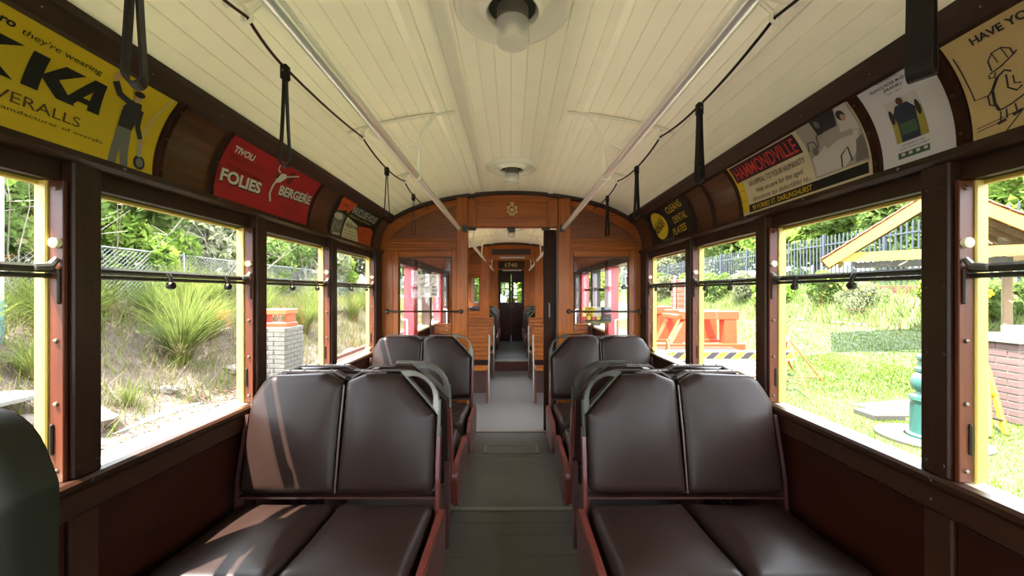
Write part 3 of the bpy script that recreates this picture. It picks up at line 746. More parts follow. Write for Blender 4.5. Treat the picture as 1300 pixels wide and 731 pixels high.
# ------------------------------------------------------------------ posters in the cove
class Poster:
    def __init__(s, side, far_or_near, length, label, mat, lift=.004):
        s.side = side; s.d = far_or_near; s.L = length; s.lift = lift
        u0 = s.P(length/2, 0, lift)
        s.o = thing('advertising_poster', u0, label, 'poster', 'curved paper advertisements in the cove')
        s.poly([(0, .004), (length, .004), (length, VH-.002), (0, VH-.002)], mat, 0, 'paper_sheet')
    def P(s, u, v, lift):
        x, z = cove(v/VH, lift); D = s.d+u if s.side < 0 else s.d-u
        return (s.side*x, D, z)
    def emit(s, V, F, mat, layer, name):
        V, F = slice2d(V, F, .022)
        l = s.lift+.0007*layer
        return MB().add([s.P(a, b, l) for a, b in V], F).build(name, mat, s.o, smooth=(layer == 0))
    def poly(s, pts, mat, layer=1, name='print_block'): return s.emit(pts, [tuple(range(len(pts)))], mat, layer, name)
    def text(s, t, u, v, h, mat, w=None, layer=2, ang=0, name='lettering', **kw):
        V, F = text2d(t, h/.72, fit=w, **kw); c, n_ = math.cos(ang), math.sin(ang)
        return s.emit([(u+a*c-b*n_, v+a*n_+b*c) for a, b in V], F, mat, layer, name)
    def line(s, pts, wd, mat, layer=2, name='line_drawing'):
        V = []; F = []
        for i, (a, b) in enumerate(pts):
            p = pts[max(0, i-1)]; q = pts[min(len(pts)-1, i+1)]; dx, dy = q[0]-p[0], q[1]-p[1]; l = math.hypot(dx, dy) or 1
            V += [(a-dy/l*wd/2, b+dx/l*wd/2), (a+dy/l*wd/2, b-dx/l*wd/2)]
        F = [(2*i, 2*i+1, 2*i+3, 2*i+2) for i in range(len(pts)-1)]
        return s.emit(V, F, mat, layer, name)
    def disc(s, u, v, ru, rv, mat, layer=1, ang=0, name='print_block', n=24):
        c, n_ = math.cos(ang), math.sin(ang)
        return s.poly([(u+ru*math.cos(2*PI*i/n)*c-rv*math.sin(2*PI*i/n)*n_, v+ru*math.cos(2*PI*i/n)*n_+rv*math.sin(2*PI*i/n)*c) for i in range(n)], mat, layer, name)

# yellow overalls advertisement (left, nearest)
p = Poster(-1, .31, .905, 'yellow overalls advertisement with a waving workman, nearest on left', 'p_yellow')
U = lambda D: D-.31
p.text("they're wearing", U(.842), .216, .014, 'p_black', .165)
p.text('pro', U(.79), .219, .018, 'p_black', .04, bold=.03)
for (a, b) in ((.715, .862), (.875, .985)):     # two heavy K shapes
    w_ = b-a; x = U(a)
    p.poly([(x, .112), (x+.035*w_/.12, .112), (x+.035*w_/.12, .195), (x, .195)], 'p_black', 2, 'lettering')
    p.poly([(x+.03*w_/.12, .150), (x+.075*w_/.12, .112), (x+w_, .112), (x+.068*w_/.12, .157)], 'p_black', 2, 'lettering')
    p.poly([(x+.03*w_/.12, .150), (x+.068*w_/.12, .157), (x+w_*.98, .195), (x+.07*w_/.12, .195)], 'p_black', 2, 'lettering')
x = U(.955)
p.poly([(x, .115), (x+.024, .115), (x+.032, .128), (x+.056, .128), (x+.056, .142), (x+.040, .142), (x+.056, .166), (x+.056, .198), (x+.048, .198)], 'p_black', 2, 'lettering')
p.poly([(x+.056, .115), (x+.086, .115), (x+.078, .198), (x+.056, .198)], 'p_black', 2, 'lettering')
p.text('OVERALLS', U(.80), .064, .026, 'p_brown', .205)
p.text("Australia's largest manufacturer of overalls", U(.66), .044, .009, 'p_olive', .405)
# workman: overalls, torso, arms, head, hat, pulley rope and lamp
x0 = U(1.10)
p.poly([(x0-.020, .004), (x0+.002, .004), (x0+.010, .055), (x0+.014, .004), (x0+.036, .004), (x0+.034, .09), (x0+.030, .115), (x0-.008, .115), (x0-.010, .07)], 'p_grey', 2, 'workman_trousers')
p.poly([(x0-.008, .112), (x0+.032, .112), (x0+.040, .165), (x0+.030, .195), (x0+.002, .195), (x0-.012, .17)], 'p_ink', 3, 'workman_shirt')
p.line([(x0+.0, .185), (x0-.034, .195), (x0-.058, .222)], .016, 'p_ink', 3, 'workman_arm'); p.disc(x0-.062, .236, .007, .013, 'p_skin', 4, name='workman_hand')
p.line([(x0+.036, .178), (x0+.044, .13), (x0+.062, .098)], .015, 'p_ink', 3, 'workman_arm'); p.disc(x0+.066, .09, .008, .008, 'p_skin', 4, name='workman_hand')
p.disc(x0+.012, .208, .011, .015, 'p_skin', 4, name='workman_face'); p.disc(x0+.010, .219, .015, .009, 'p_black', 5, name='workman_hat')
p.line([(U(1.20), .255), (U(1.175), .16), (x0+.066, .09)], .008, 'p_tan', 2, 'rope'); p.line([(x0+.066, .085), (x0+.068, .045)], .012, 'p_mid', 3, 'lamp_chain')
p.disc(x0+.070, .028, .018, .022, 'p_ink', 3, name='lamp_body'); p.disc(x0+.070, .028, .011, .014, 'p_grey', 4, name='lamp_body')

# red revue advertisement
p = Poster(-1, 1.462, .672, 'red theatre revue advertisement with white lettering, left cove', 'p_red')
U = lambda D: D-1.462
p.text('TIVOLI', U(1.50), .196, .026, 'p_white', .115, bold=.03)
for k in range(3): p.line([(U(1.50), .182-.008*k), (U(1.70), .186-.008*k)], .0025, 'p_darkred', 2, 'small_print')
p.text("The World's Famous", U(1.50), .128, .018, 'p_darkred', .22, shear=.3, bold=.01)
for (dx, dy, mt, ly) in ((.004, -.005, 'p_black', 2), (0, 0, 'p_white', 4)):
    p.text('FOLIES', U(1.485)+dx, .072+dy, .048, mt, .235, layer=ly, bold=.035, ang=.02)
    p.text('BERGERE', U(1.845)+dx, .108+dy, .046, mt, .275, layer=ly, bold=.035, ang=.05)
p.line([(U(2.06), .176), (U(2.075), .168)], .006, 'p_white', 4, 'accent_mark')
p.line([(U(1.80), .060), (U(1.785), .095), (U(1.79), .135), (U(1.80), .165)], .012, 'p_white', 4, 'dancer_figure')
p.poly([(U(1.795), .15), (U(1.83), .165), (U(1.855), .195), (U(1.84), .212), (U(1.81), .205), (U(1.79), .175)], 'p_white', 4, 'dancer_figure')
p.line([(U(1.80), .205), (U(1.775), .215), (U(1.77), .238)], .007, 'p_white', 4, 'dancer_arm'); p.line([(U(1.85), .20), (U(1.885), .215), (U(1.93), .232)], .007, 'p_white', 4, 'dancer_arm')
p.disc(U(1.885), .205, .024, .034, 'p_darkred', 2, name='dancer_fan'); p.line([(U(1.80), .20), (U(1.79), .175)], .012, 'p_ink', 5, 'dancer_figure')
p.text('Revue', U(1.98), .085, .016, 'p_darkred', .05, shear=.3)
for k in range(4): p.line([(U(1.90), .07-.011*k), (U(2.04), .074-.011*k)], .0025, 'p_darkred', 2, 'small_print')

# house tour advertisement
p = Poster(-1, 2.41, .70, 'orange, black and cream house tour advertisement at the far left', 'p_black')
U = lambda D: D-2.41
p.poly([(.03, .16), (.0, .262), (.17, .262), (.235, .262), (.225, .24), (.17, .165), (.14, .185)], 'p_orange', 1)
p.poly([(.40, .12), (.62, .14), (.69, .12), (.69, .004), (.42, .004)], 'p_orange', 1)
p.poly([(.16, .004), (.19, .15), (.38, .12), (.44, .004)], 'p_cream', 1)
p.poly([(.0, .004), (.14, .004), (.16, .15), (.10, .16), (.02, .15)], 'p_grey', 1, 'house_picture')
p.disc(.07, .13, .06, .022, 'p_pale', 2, name='house_picture'); p.line([(.02, .03), (.05, .09), (.10, .05), (.13, .08)], .012, 'p_mid', 2, 'house_picture'); p.line([(.03, .012), (.13, .018)], .012, 'p_pale', 2, 'house_picture')
p.text('VISIT...', .05, .205, .018, 'p_black', .11, bold=.02)
p.text('VAUCLUSE HOUSE', .205, .186, .056, 'p_white', .455)
p.text('Historic and Scenic', .20, .158, .02, 'p_tan', .42, shear=.3)
p.text('NIELSEN PARK', .20, .085, .028, 'p_black', .2, bold=.02); p.text('also visit', .20, .118, .010, 'p_black', .09)
for k, s_ in enumerate(('with its glorious views', 'and bathing beach', 'by tram on the way')): p.text(s_, .185, .058-.022*k, .011, 'p_black', .21)
for k, s_ in enumerate(('TAKE A TRAM', 'FROM KING ST', 'TO', 'WATSONS BAY')): p.text(s_, .46, .10-.026*k, .014, 'p_darkred', .17 if k != 2 else .03)

# tan cartoon advertisement (right, nearest)
p = Poster(1, .945, .74, 'tan cartoon advertisement with a bending figure, nearest on right', 'p_tan')
U = lambda D: .945-D
p.text('HAVE YOU', U(.893), .222, .018, 'p_ink', .115, bold=.03)
p.line([(U(.936), .215), (U(.934), .15), (U(.930), .098), (U(.905), .098)], .0028, 'p_ink')
A = lambda D, v: (U(D), v)
p.line([A(.885,.148), A(.884,.172), A(.872,.186), A(.855,.188), A(.843,.178), A(.842,.163)], .003, 'p_ink')      # cap
p.line([A(.890,.143), A(.866,.150), A(.842,.163), A(.835,.168)], .003, 'p_ink'); p.line([A(.873,.186), A(.870,.160)], .002, 'p_ink'); p.line([A(.856,.188), A(.852,.160)], .002, 'p_ink')
p.line([A(.892,.142), A(.893,.134), A(.884,.132), A(.880,.142)], .003, 'p_ink')
p.line([A(.880,.130), A(.895,.105), A(.896,.075), A(.890,.055)], .006, 'p_ink'); p.line([A(.880,.130), A(.865,.138), A(.855,.130)], .004, 'p_ink')   # back
p.line([A(.897,.105), A(.905,.095), A(.905,.075), A(.897,.070)], .0035, 'p_ink')
p.line([A(.865,.128), A(.868,.098), A(.855,.085), A(.845,.092)], .0035, 'p_ink'); p.line([A(.855,.12), A(.856,.102), A(.845,.098)], .003, 'p_ink')
p.line([A(.890,.055), A(.868,.060), A(.842,.072), A(.828,.09)], .0035, 'p_ink')
p.line([A(.888,.052), A(.890,.030)], .003, 'p_ink'); p.line([A(.878,.054), A(.878,.032)], .003, 'p_ink'); p.line([A(.862,.058), A(.860,.036)], .003, 'p_ink')
p.line([A(.896,.026), A(.880,.030)], .007, 'p_ink'); p.line([A(.868,.034), A(.852,.040)], .007, 'p_ink')
p.line([A(.935,.030), A(.84,.042)], .002, 'p_ink'); p.line([A(.935,.022), A(.88,.030)], .002, 'p_ink'); p.line([A(.88,.004), A(.85,.040)], .0028, 'p_ink')

# white memorial notice
p = Poster(1, 1.172, .193, 'white memorial notice with a small photograph and green tram', 'p_paper')
U = lambda D: 1.172-D
p.text('REMEMBERING', U(1.108), .250, .006, 'p_ink', .06); p.text('FRANCIS PETER McQUADE', U(1.138), .234, .0085, 'p_ink', .122, bold=.02); p.text('(FRANK)', U(1.105), .221, .0085, 'p_ink', .05, bold=.02); p.text('1944 - 2017', U(1.100), .209, .005, 'p_ink', .036)
p.poly([(U(1.125), .066), (U(1.038), .066), (U(1.038), .19), (U(1.125), .19)], 'p_field', 1, 'photograph')
p.poly([(U(1.125), .15), (U(1.038), .15), (U(1.038), .19), (U(1.125), .19)], 'p_pale', 2, 'photograph')
p.poly([(U(1.108), .066), (U(1.058), .066), (U(1.056), .12), (U(1.052), .15), (U(1.066), .172), (U(1.098), .172), (U(1.112), .15), (U(1.108), .12)], 'p_navy', 3, 'photograph')
p.poly([(U(1.104), .085), (U(1.060), .085), (U(1.060), .118), (U(1.104), .118)], 'p_green', 4, 'photograph')
p.disc(U(1.082), .181, .009, .011, 'p_brown', 4, name='photograph'); p.disc(U(1.117), .145, .006, .022, 'p_ink', 3, name='photograph'); p.disc(U(1.046), .145, .006, .022, 'p_ink', 3, name='photograph')
p.text('LIFE MEMBER OF THE', U(1.112), .054, .005, 'p_ink', .06); p.text('SYDNEY TRAMWAY MUSEUM', U(1.12), .045, .005, 'p_ink', .08)
p.poly([(U(1.125), .020), (U(1.040), .020), (U(1.040), .038), (U(1.125), .038)], 'p_green', 2, 'tram_picture')
for a in (1.115, 1.095, 1.075, 1.055): p.poly([(U(a), .027), (U(a-.010), .027), (U(a-.010), .035), (U(a), .035)], 'p_pale', 3, 'tram_picture')

# charity appeal
p = Poster(1, 1.878, .672, 'white charity appeal with red heading and grey hospital photograph', 'p_cream')
U = lambda D: 1.878-D
p.poly([(0, .02), (.05, .02), (.05, .2), (0, .262)], 'p_lemon', 1)
p.poly([(.012, .168), (.432, .168), (.432, .25), (.012, .25)], 'p_plum', 2)
p.text('HAMMONDVILLE', .03, .178, .062, 'p_letter', .39, layer=3, bold=.01)
p.text('AN APPEAL TO YOUR HUMANITY', .085, .128, .026, 'p_ink', .34)
p.text('Help us care for the aged', .12, .092, .022, 'p_ink', .28, shear=.1); p.text('(donations tax deductible) to...', .085, .058, .022, 'p_ink', .35, shear=.1)
p.poly([(.05, .012), (.66, .012), (.66, .048), (.05, .048)], 'p_black', 2)
p.text('98 FORBES ST. DARLINGHURST', .075, .019, .022, 'p_lemon', .355, layer=3, bold=.01)
for k in range(3): p.text(('DONATIONS', 'TO', 'SECRETARY')[k], .006, .12-.025*k, .008, 'p_brown', .036 if k != 1 else .010)
p.poly([(.452, .054), (.665, .054), (.665, .256), (.452, .256)], 'p_mid', 3, 'hospital_photograph')
p.poly([(.52, .20), (.60, .20), (.62, .256), (.52, .256)], 'p_ink', 4, 'hospital_photograph'); p.poly([(.60, .175), (.665, .16), (.665, .256), (.625, .256)], 'p_pale', 4, 'hospital_photograph')
p.disc(.63, .225, .014, .018, 'p_ink', 5, name='hospital_photograph'); p.disc(.634, .216, .008, .012, 'p_skin', 6, name='hospital_photograph'); p.disc(.54, .235, .010, .014, 'p_grey', 5, name='hospital_photograph')
p.poly([(.46, .06), (.58, .06), (.64, .10), (.66, .16), (.57, .175), (.50, .14), (.46, .13)], 'p_pale', 4, 'hospital_photograph')
p.line([(.53, .15), (.58, .165), (.64, .16)], .02, 'p_mid', 5, 'hospital_photograph'); p.line([(.57, .06), (.575, .10), (.605, .12), (.61, .07)], .006, 'p_ink', 6, 'hospital_photograph')
p.line([(.46, .16), (.47, .19), (.495, .185), (.50, .155)], .004, 'p_ink', 6, 'hospital_photograph'); p.disc(.485, .15, .012, .016, 'p_grey', 5, name='hospital_photograph'); p.line([(.505, .16), (.515, .20), (.545, .20)], .004, 'p_ink', 6, 'hospital_photograph')
p.poly([(.62, .06), (.665, .06), (.665, .14), (.64, .13)], 'p_grey', 5, 'hospital_photograph')

# denture cleaner advertisement
p = Poster(1, 3.035, .66, 'black denture cleaner advertisement with a yellow oval, far right cove', 'p_black')
U = lambda D: 3.035-D
p.disc(.165, .135, .125, .105, 'p_lemon', 1, ang=-.3)
p.text('KENDEX', .062, .080, .052, 'p_black', .205, layer=3, bold=.03, ang=.28)
p.line([(.05, .068), (.255, .125)], .005, 'p_black', 3); p.line([(.07, .150), (.27, .205)], .005, 'p_black', 3)
p.text('CLEANS', .36, .185, .05, 'p_lemon', .235, ang=.06); p.text('DENTAL', .40, .105, .05, 'p_lemon', .2, ang=.06); p.text('PLATES', .355, .028, .05, 'p_lemon', .2, ang=.06)
for (a, b) in ((.33, .14), (.34, .12), (.58, .05), (.585, .03)): p.line([(a-.01, b), (a+.012, b+.008)], .003, 'p_grey', 2, 'sparkle')
p.text('THE DENTURE CLEANER', .17, .010, .012, 'p_mid', .2)
# ------------------------------------------------------------------ seats
def round_poly(corners, n=6):
    # corners: (x, y, radius), convex, returns outline
    out = []; k = len(corners)
    for i, (x, y, r) in enumerate(corners):
        p = Vector((x, y)); a = Vector(corners[i-1][:2]); b = Vector(corners[(i+1) % k][:2])
        d1 = (a-p).normalized(); d2 = (b-p).normalized(); ang = d1.angle(d2)
        t = r/math.tan(ang/2) if r > 0 else 0
        p1 = p+d1*t; p2 = p+d2*t
        if r <= 0: out.append((x, y)); continue
        for j in range(n+1):
            s = j/n; q = p1*(1-s)**2+p*2*s*(1-s)+p2*s*s
            out.append((q.x, q.y))
    return out
def densify(poly, d):
    out = []
    for i, p in enumerate(poly):
        q = poly[(i+1) % len(poly)]; l = math.hypot(q[0]-p[0], q[1]-p[1]); n = max(1, int(l/d))
        for j in range(n): out.append((p[0]+(q[0]-p[0])*j/n, p[1]+(q[1]-p[1])*j/n))
    return out
def pad(outline, base, top, rnd, dome, fn, crown=0.0):
    # upholstered pad over an outline: side wall, rounded edge, domed face; fn maps (u, v, n) to space
    P = densify(outline, .025); c = (sum(p[0] for p in P)/len(P), sum(p[1] for p in P)/len(P)); n = len(P)
    ru = max(abs(p[0]-c[0]) for p in P)-rnd; rv = max(abs(p[1]-c[1]) for p in P)-rnd
    def bump(dx, dy): return max(0, 1-(dx/ru)**2)*max(0, 1-(dy/rv)**2)
    V = []; F = []; levels = [(0, base), (0, top-rnd)]
    for i in range(1, 6):
        a = PI/2*i/5; levels.append((rnd*(1-math.cos(a)), top-rnd+rnd*math.sin(a)))
    rmin = min(math.hypot(p[0]-c[0], p[1]-c[1]) for p in P)
    for ins, h in levels:
        for p in P:
            dx, dy = p[0]-c[0], p[1]-c[1]; l = math.hypot(dx, dy); s = max(0, 1-ins/l*1.15)
            V.append((c[0]+dx*s, c[1]+dy*s, h))
    s0 = 1-rnd*1.15/rmin
    for k in range(1, 9):
        q = 1-k/9
        for p in P:
            dx, dy = p[0]-c[0], p[1]-c[1]; l = math.hypot(dx, dy); s = max(0, 1-rnd/l*1.15)*q
            V.append((c[0]+dx*s, c[1]+dy*s, top+dome*bump(dx*s, dy*s)))
    V.append((c[0], c[1], top+dome))
    L = len(levels)+8
    for i in range(L-1):
        for j in range(n): F.append((i*n+j, i*n+(j+1) % n, (i+1)*n+(j+1) % n, (i+1)*n+j))
    for j in range(n): F.append(((L-1)*n+j, (L-1)*n+(j+1) % n, L*n))
    F.append(tuple(range(n-1, -1, -1)))
    return MB().add([fn(*v) for v in V], F)

LEAN = .215; BH = .47
def bk(u, v, n):        # backrest frame: u across, v up the slope, n towards the sitter (-y)
    return (u, .0+v*math.sin(LEAN)-n*math.cos(LEAN), .425+v*math.cos(LEAN)+n*math.sin(LEAN))
def make_seat(a, leather='leather', handle='grey_alloy'):
    # a = +1: aisle at -x ; a = -1: aisle at +x. The sitter faces -y.
    o = thing('tram_seat', (0,0,0), '', 'seat', 'brown leather tram seats')
    A = -a     # direction of the aisle along x
    m = pad(round_poly([(A*.004, .0, .015), (A*.385, .0, .03), (A*.385, .305, .015), (A*.235, BH-.008, .02), (A*.09, BH, .05), (A*.004, BH-.035, .03)][::(1 if A > 0 else -1)]), 0, .075, .035, .012, bk)
    m.build('backrest_pad', leather, o, smooth=True, angle=1.2)
    m = pad(round_poly([(-A*.004, .0, .015), (-A*.385, .0, .03), (-A*.385, BH-.11, .05), (-A*.33, BH-.01, .07), (-A*.09, BH, .05), (-A*.004, BH-.035, .03)][::(-1 if A > 0 else 1)]), 0, .075, .035, .012, bk)
    m.build('backrest_pad', leather, o, smooth=True, angle=1.2)
    # shell behind, top trim with studs, piping at the seam
    sh = round_poly([(A*.39, -.01, .01), (A*.395, .315, .02), (A*.24, BH-.005, .02), (-A*.34, BH-.005, .07), (-A*.39, BH-.12, .05), (-A*.39, -.01, .01)])
    m = MB(); n = len(sh); V = [bk(u, v, 0) for u, v in sh]+[bk(u, v, -.022) for u, v in sh]
    m.add(V, [tuple(range(n)), tuple(range(2*n-1, n-1, -1))]+[(i, (i+1) % n, n+(i+1) % n, n+i) for i in range(n)]); m.build('back_shell', leather, o)
    tt = MB(); tt.tube([bk(A*.16, BH+.006, .012), bk(A*.05, BH+.006, .012), bk(A*.012, BH-.02, .012)], .01, 4, flat=((0, 1, 0), .014, .004))
    tt.tube([bk(-A*.012, BH-.02, .012), bk(-A*.06, BH+.006, .012), bk(-A*.28, BH+.006, .012), bk(-A*.35, BH-.03, .012)], .01, 4, flat=((0, 1, 0), .014, .004))
    t = tt.build('top_trim', 'piping', o)
    st = MB()
    for u in (.14, .10, .06, -.08, -.14, -.20, -.26): st.ball(bk(A*u, BH+.013, .012), .004, 6, 4)
    st.build('stud', 'screw_metal', t, smooth=True)
    MB().tube([bk(0, .005, .06), bk(0, BH*.5, .066), bk(0, BH-.05, .06)], .004, 6).build('seam_piping', 'piping', o, smooth=True)
    # cast corner handle: outer bow, straight inner bar
    outer = [(.396, .300), (.343, .358), (.290, .415), (.232, .474), (.262, .480), (.300, .474), (.338, .456), (.368, .428), (.388, .392), (.398, .350)]
    cu = sum(p_[0] for p_ in outer)/len(outer)-.002; cv = sum(p_[1] for p_ in outer)/len(outer)-.002
    hole = [(cu+(u-cu)*.68, cv+(v-cv)*.68) for u, v in outer]
    h = MB(); n = len(outer)
    V = [bk(A*u, v, .062) for u, v in outer]+[bk(A*u, v, .066) for u, v in hole]+[bk(A*u, v, .030) for u, v in outer]+[bk(A*u, v, .030) for u, v in hole]
    F = []
    for i in range(n):
        k = (i+1) % n; F += [(i, k, n+k, n+i), (2*n+i, 2*n+k, 3*n+k, 3*n+i), (i, k, 2*n+k, 2*n+i), (n+i, n+k, 3*n+k, 3*n+i)]
    h.add(V, F)
    h.tube([bk(A*u, v, .046) for u, v in ((.398, .215), (.399, .30), (.398, .36))], .01, 8, flat=((0, -1, .2), .017, .007))
    h.tube([bk(A*u, v, .046) for u, v in ((.29, .476), (.22, .480), (.15, .480))], .01, 8, flat=((0, -1, .2), .017, .005))
    h.build('grab_handle', handle, o, smooth=True, angle=.5)
    # painted side straps and bottom rail
    for sg, nm in ((A, 'side_strap'), (-A, 'side_strap')):
        s_ = MB(); lo = .27
        s_.tube([bk(sg*.398, .25 if sg == A else .30, .03), bk(sg*.400, .05, .03), (sg*.402, -.03, .30), (sg*.402, -.06, .18)], .01, 4, flat=((0, 1, 0), .018, .007))
        s_.build(nm, 'maroon_paint' if sg == A else 'maroon_dark', o)
    MB().tube([bk(-.395, -.016, .03), bk(.395, -.016, .03)], .01, 4, flat=((0, 1, 0), .012, .004)).build('bottom_rail', 'maroon_dark', o)
    # cushions
    cf = lambda u, v, n: (u, v-.48, .285+n+.025*(1-(v/.46))*(n/.13))
    for sg in (-1, 1):
        ol = round_poly([(sg*.003, 0, .02), (sg*.385, 0, .05), (sg*.385, .455, .04), (sg*.003, .455, .015)])
        pad(ol if sg > 0 else ol[::-1], 0, .112, .045, .020, cf).build('seat_cushion', leather, o, smooth=True, angle=1.2)
    MB().cbox(-.392, .392, -.47, -.06, .255, .292, .006).build('seat_board', 'pale_wood', o)
    # rounded end board on the aisle side
    ol = round_poly([(-.48, .18, .07), (-.04, .15, .05), (.0, .33, .05), (-.04, .375, .05), (-.47, .385, .09)])
    e = MB().prism(ol, A*.408, A*.430, 'x').build('end_board', 'maroon_paint', o)
    il = [(-.245+(p[0]+.245)*.86, .27+(p[1]-.27)*.80) for p in ol]
    MB().prism(il, A*.429, A*.4325, 'x').build('inset_panel', 'maroon_dark', e)
    # pedestal frame
    for sg in (-1, 1):
        MB().cbox(sg*.30-.02, sg*.30+.02, -.34, -.14, 0, .256, .006).build('pedestal', 'maroon_dark', o)
        MB().cbox(sg*.30-.045, sg*.30+.045, -.40, -.08, 0.001, .016, .004).build('foot_plate', 'maroon_dark', o)
    MB().tube([(A*.385, .02, .0), (A*.385, .01, .42)], .01, 4, flat=((0, 1, 0), .020, .012)).build('upright', 'maroon_dark', o)
    return o
seatR = make_seat(1, handle='dark_alloy'); seatL = make_seat(-1)
seatRb = make_seat(1); seatLb = make_seat(-1, handle='dark_alloy')
XS = .697
def put(o, x, y, rz, label, fresh=True):
    c = copy_tree(o) if fresh else o
    c.location = (x, y, 0); c.rotation_euler = (0, 0, rz); c['label'] = label
    return c
put(seatR, XS, 1.575, 0, 'brown leather double seat facing the camera, nearest on the right', False)
put(seatL, -XS, 1.575, 0, 'brown leather double seat with sunlit stripes, nearest on the left', False)
put(seatLb, XS, 1.885, PI, 'right seat facing away, back to back with the nearest right seat', False)
put(seatRb, -XS, 1.885, PI, 'left seat facing away, back to back with the nearest left seat', False)
put(seatR, XS, 2.975, 0, 'brown leather double seat under the right bulkhead window')
put(seatL, -XS, 2.975, 0, 'brown leather double seat under the left bulkhead window')
# far saloon
for s, nm, a, b in ((1, 'right', seatR, seatL), (-1, 'left', seatL, seatR)):
    put(b, s*XS, 7.28, PI, 'first %s seat of the far saloon, facing away' % nm)
    put(a, s*XS, 8.26, 0, 'middle %s seat of the far saloon, facing the camera' % nm)
    put(b, s*XS, 8.60, PI, 'middle %s seat of the far saloon, facing away' % nm)
    put(a, s*XS, 9.55, 0, 'last %s seat of the far saloon by the cab doors' % nm)
# dark green high seat back at the lower left corner
gs = thing('green_seat', (-.94, .60, 0), 'dark green padded seat back cut off at the lower left corner', 'seat')
ol = round_poly([(-1.09, .32, .05), (-.76, .32, .04), (-.752, .92, .06), (-.80, 1.045, .11), (-1.04, 1.045, .11), (-1.09, .92, .06)])
pad(ol, -.03, .05, .035, .01, lambda u, v, n: (u, .61-n, v)).build('backrest', 'green_vinyl', gs, smooth=True, angle=1.2)
pad(round_poly([(-1.09, .66, .03), (-1.09, 1.08, .05), (-.76, 1.08, .05), (-.76, .66, .03)]), 0, .10, .04, .01, lambda u, v, n: (u, v, .34+n)).build('seat_cushion', 'green_vinyl', gs, smooth=True, angle=1.2)
for xx in (-1.0, -.86): MB().cbox(xx-.02, xx+.02, .66, .90, 0, .345, .006).build('pedestal', 'maroon_dark', gs)

# ------------------------------------------------------------------ wooden benches of the middle compartment
def bench(s, y, label, facing=-1):
    # slatted bench facing -y, aisle end towards x = 0
    o = thing('slatted_bench', (s*.70, y, LOW), label, 'bench', 'slatted wooden benches of the middle compartment')
    xa, xb = s*.30, s*1.08
    z0 = LOW
    for k in range(6):
        yy = y-.44+.072*k; MB().cbox(xa, xb, yy, yy+.064, z0+.415-.006*k, z0+.437-.006*k, .005).build('seat_slat', 'bench_wood', o)
    for k in range(8):
        t = k/8; zz = z0+.47+.058*k; yy = y+.03+.012*k
        MB().cbox(xa, xb, yy, yy+.018, zz, zz+.054, .005).build('back_slat', 'bench_wood', o)
    MB().cbox(xa, xb, y+.115, y+.16, z0+.935, z0+.965, .008).build('top_rail', 'bench_wood', o)
    for xx in (xa, xb-s*.03):
        MB().prism([(y-.42, z0), (y-.36, z0), (y-.36, z0+.38), (y+.04, z0+.36), (y+.04, z0), (y+.09, z0), (y+.16, z0+.95), (y+.12, z0+.95), (y+.03, z0+.41), (y-.42, z0+.415)][::-1], xx, xx+s*.022, 'x').build('end_frame', 'maroon_paint', o)
    MB().cbox(xa, xb, y+.02, y+.035, z0+.02, z0+.38, .004).build('kick_panel', 'maroon_dark', o)
    MB().tube([(s*.285, y-.40, z0+.02), (s*.285, y-.40, z0+.40), (s*.285, y-.36, z0+.46), (s*.285, y-.30, z0+.50), (s*.285, y-.24, z0+.85)], .013, 8).build('grab_post', 'grey_alloy', o, smooth=True)
    return o
for s, nm in ((-1, 'left'), (1, 'right')):
    bench(s, 5.28, 'slatted wooden bench on the %s, nearer row beyond the doorway' % nm)
    bench(s, 6.62, 'slatted wooden bench on the %s, against the inner bulkhead' % nm)

# ------------------------------------------------------------------ hand rails, brackets, bell cords, straps, lamps
RZ = EYE+.555; RX = .453
def handrail(s, y0, y1, label):
    m = MB().tube([(s*RX, y0, RZ), (s*RX, y1, RZ)], .018, 14)
    return single('handrail', m, 'chrome', label, 'handrail', 'overhead handrails', smooth=True)
def bracket(s, y, label):
    o = thing('rail_bracket', (s*.5, y, RZ), label, 'bracket', 'white scroll brackets of the handrails')
    # plate along the ceiling
    n = 10; pts = [(s*(.27+.51*i/n), y, zc(.27+.51*i/n)-.008) for i in range(n+1)]
    MB().tube(pts, .01, 6, flat=((0, 1, 0), .012, .005)).build('ceiling_plate', 'white_enamel', o, smooth=True)
    pts = [(s*.37, y, zc(.37)-.012), (s*.40, y, zc(.4)-.05), (s*.432, y, zc(.4)-.12), (s*.442, y, RZ+.10), (s*.445, y, RZ+.02)]
    MB().tube(pts, [.008, .008, .007, .007, .010], 8).build('arm', 'white_enamel', o, smooth=True)
    pts = [(s*.436, y, RZ+.14), (s*.475, y, RZ+.155), (s*.53, y, RZ+.13), (s*.60, y, RZ+.16), (s*.68, y, zc(.68)-.03)]
    MB().tube(pts, .006, 8).build('scroll', 'white_enamel', o, smooth=True)
    MB().lathe([(.020, -.014), (.024, -.008), (.024, .008), (.020, .014)], (s*RX, y, RZ), 16, 'y').build('collar', 'white_enamel', o, smooth=True)
    ringpts = [(s*.715, y+.012*math.cos(a)*0, EYE+.745+.0) for a in (0,)]
    MB().tube([(s*.715+.012*math.cos(a), y, EYE+.745+.012*math.sin(a)) for a in [2*PI*i/14 for i in range(14)]], .004, 6, closed=True).build('cord_eye', 'white_enamel', o, smooth=True)
    MB().tube([(s*.70, y, zc(.70)-.006), (s*.712, y, EYE+.757)], .006, 6).build('eye_stem', 'white_enamel', o, smooth=True)
    return o
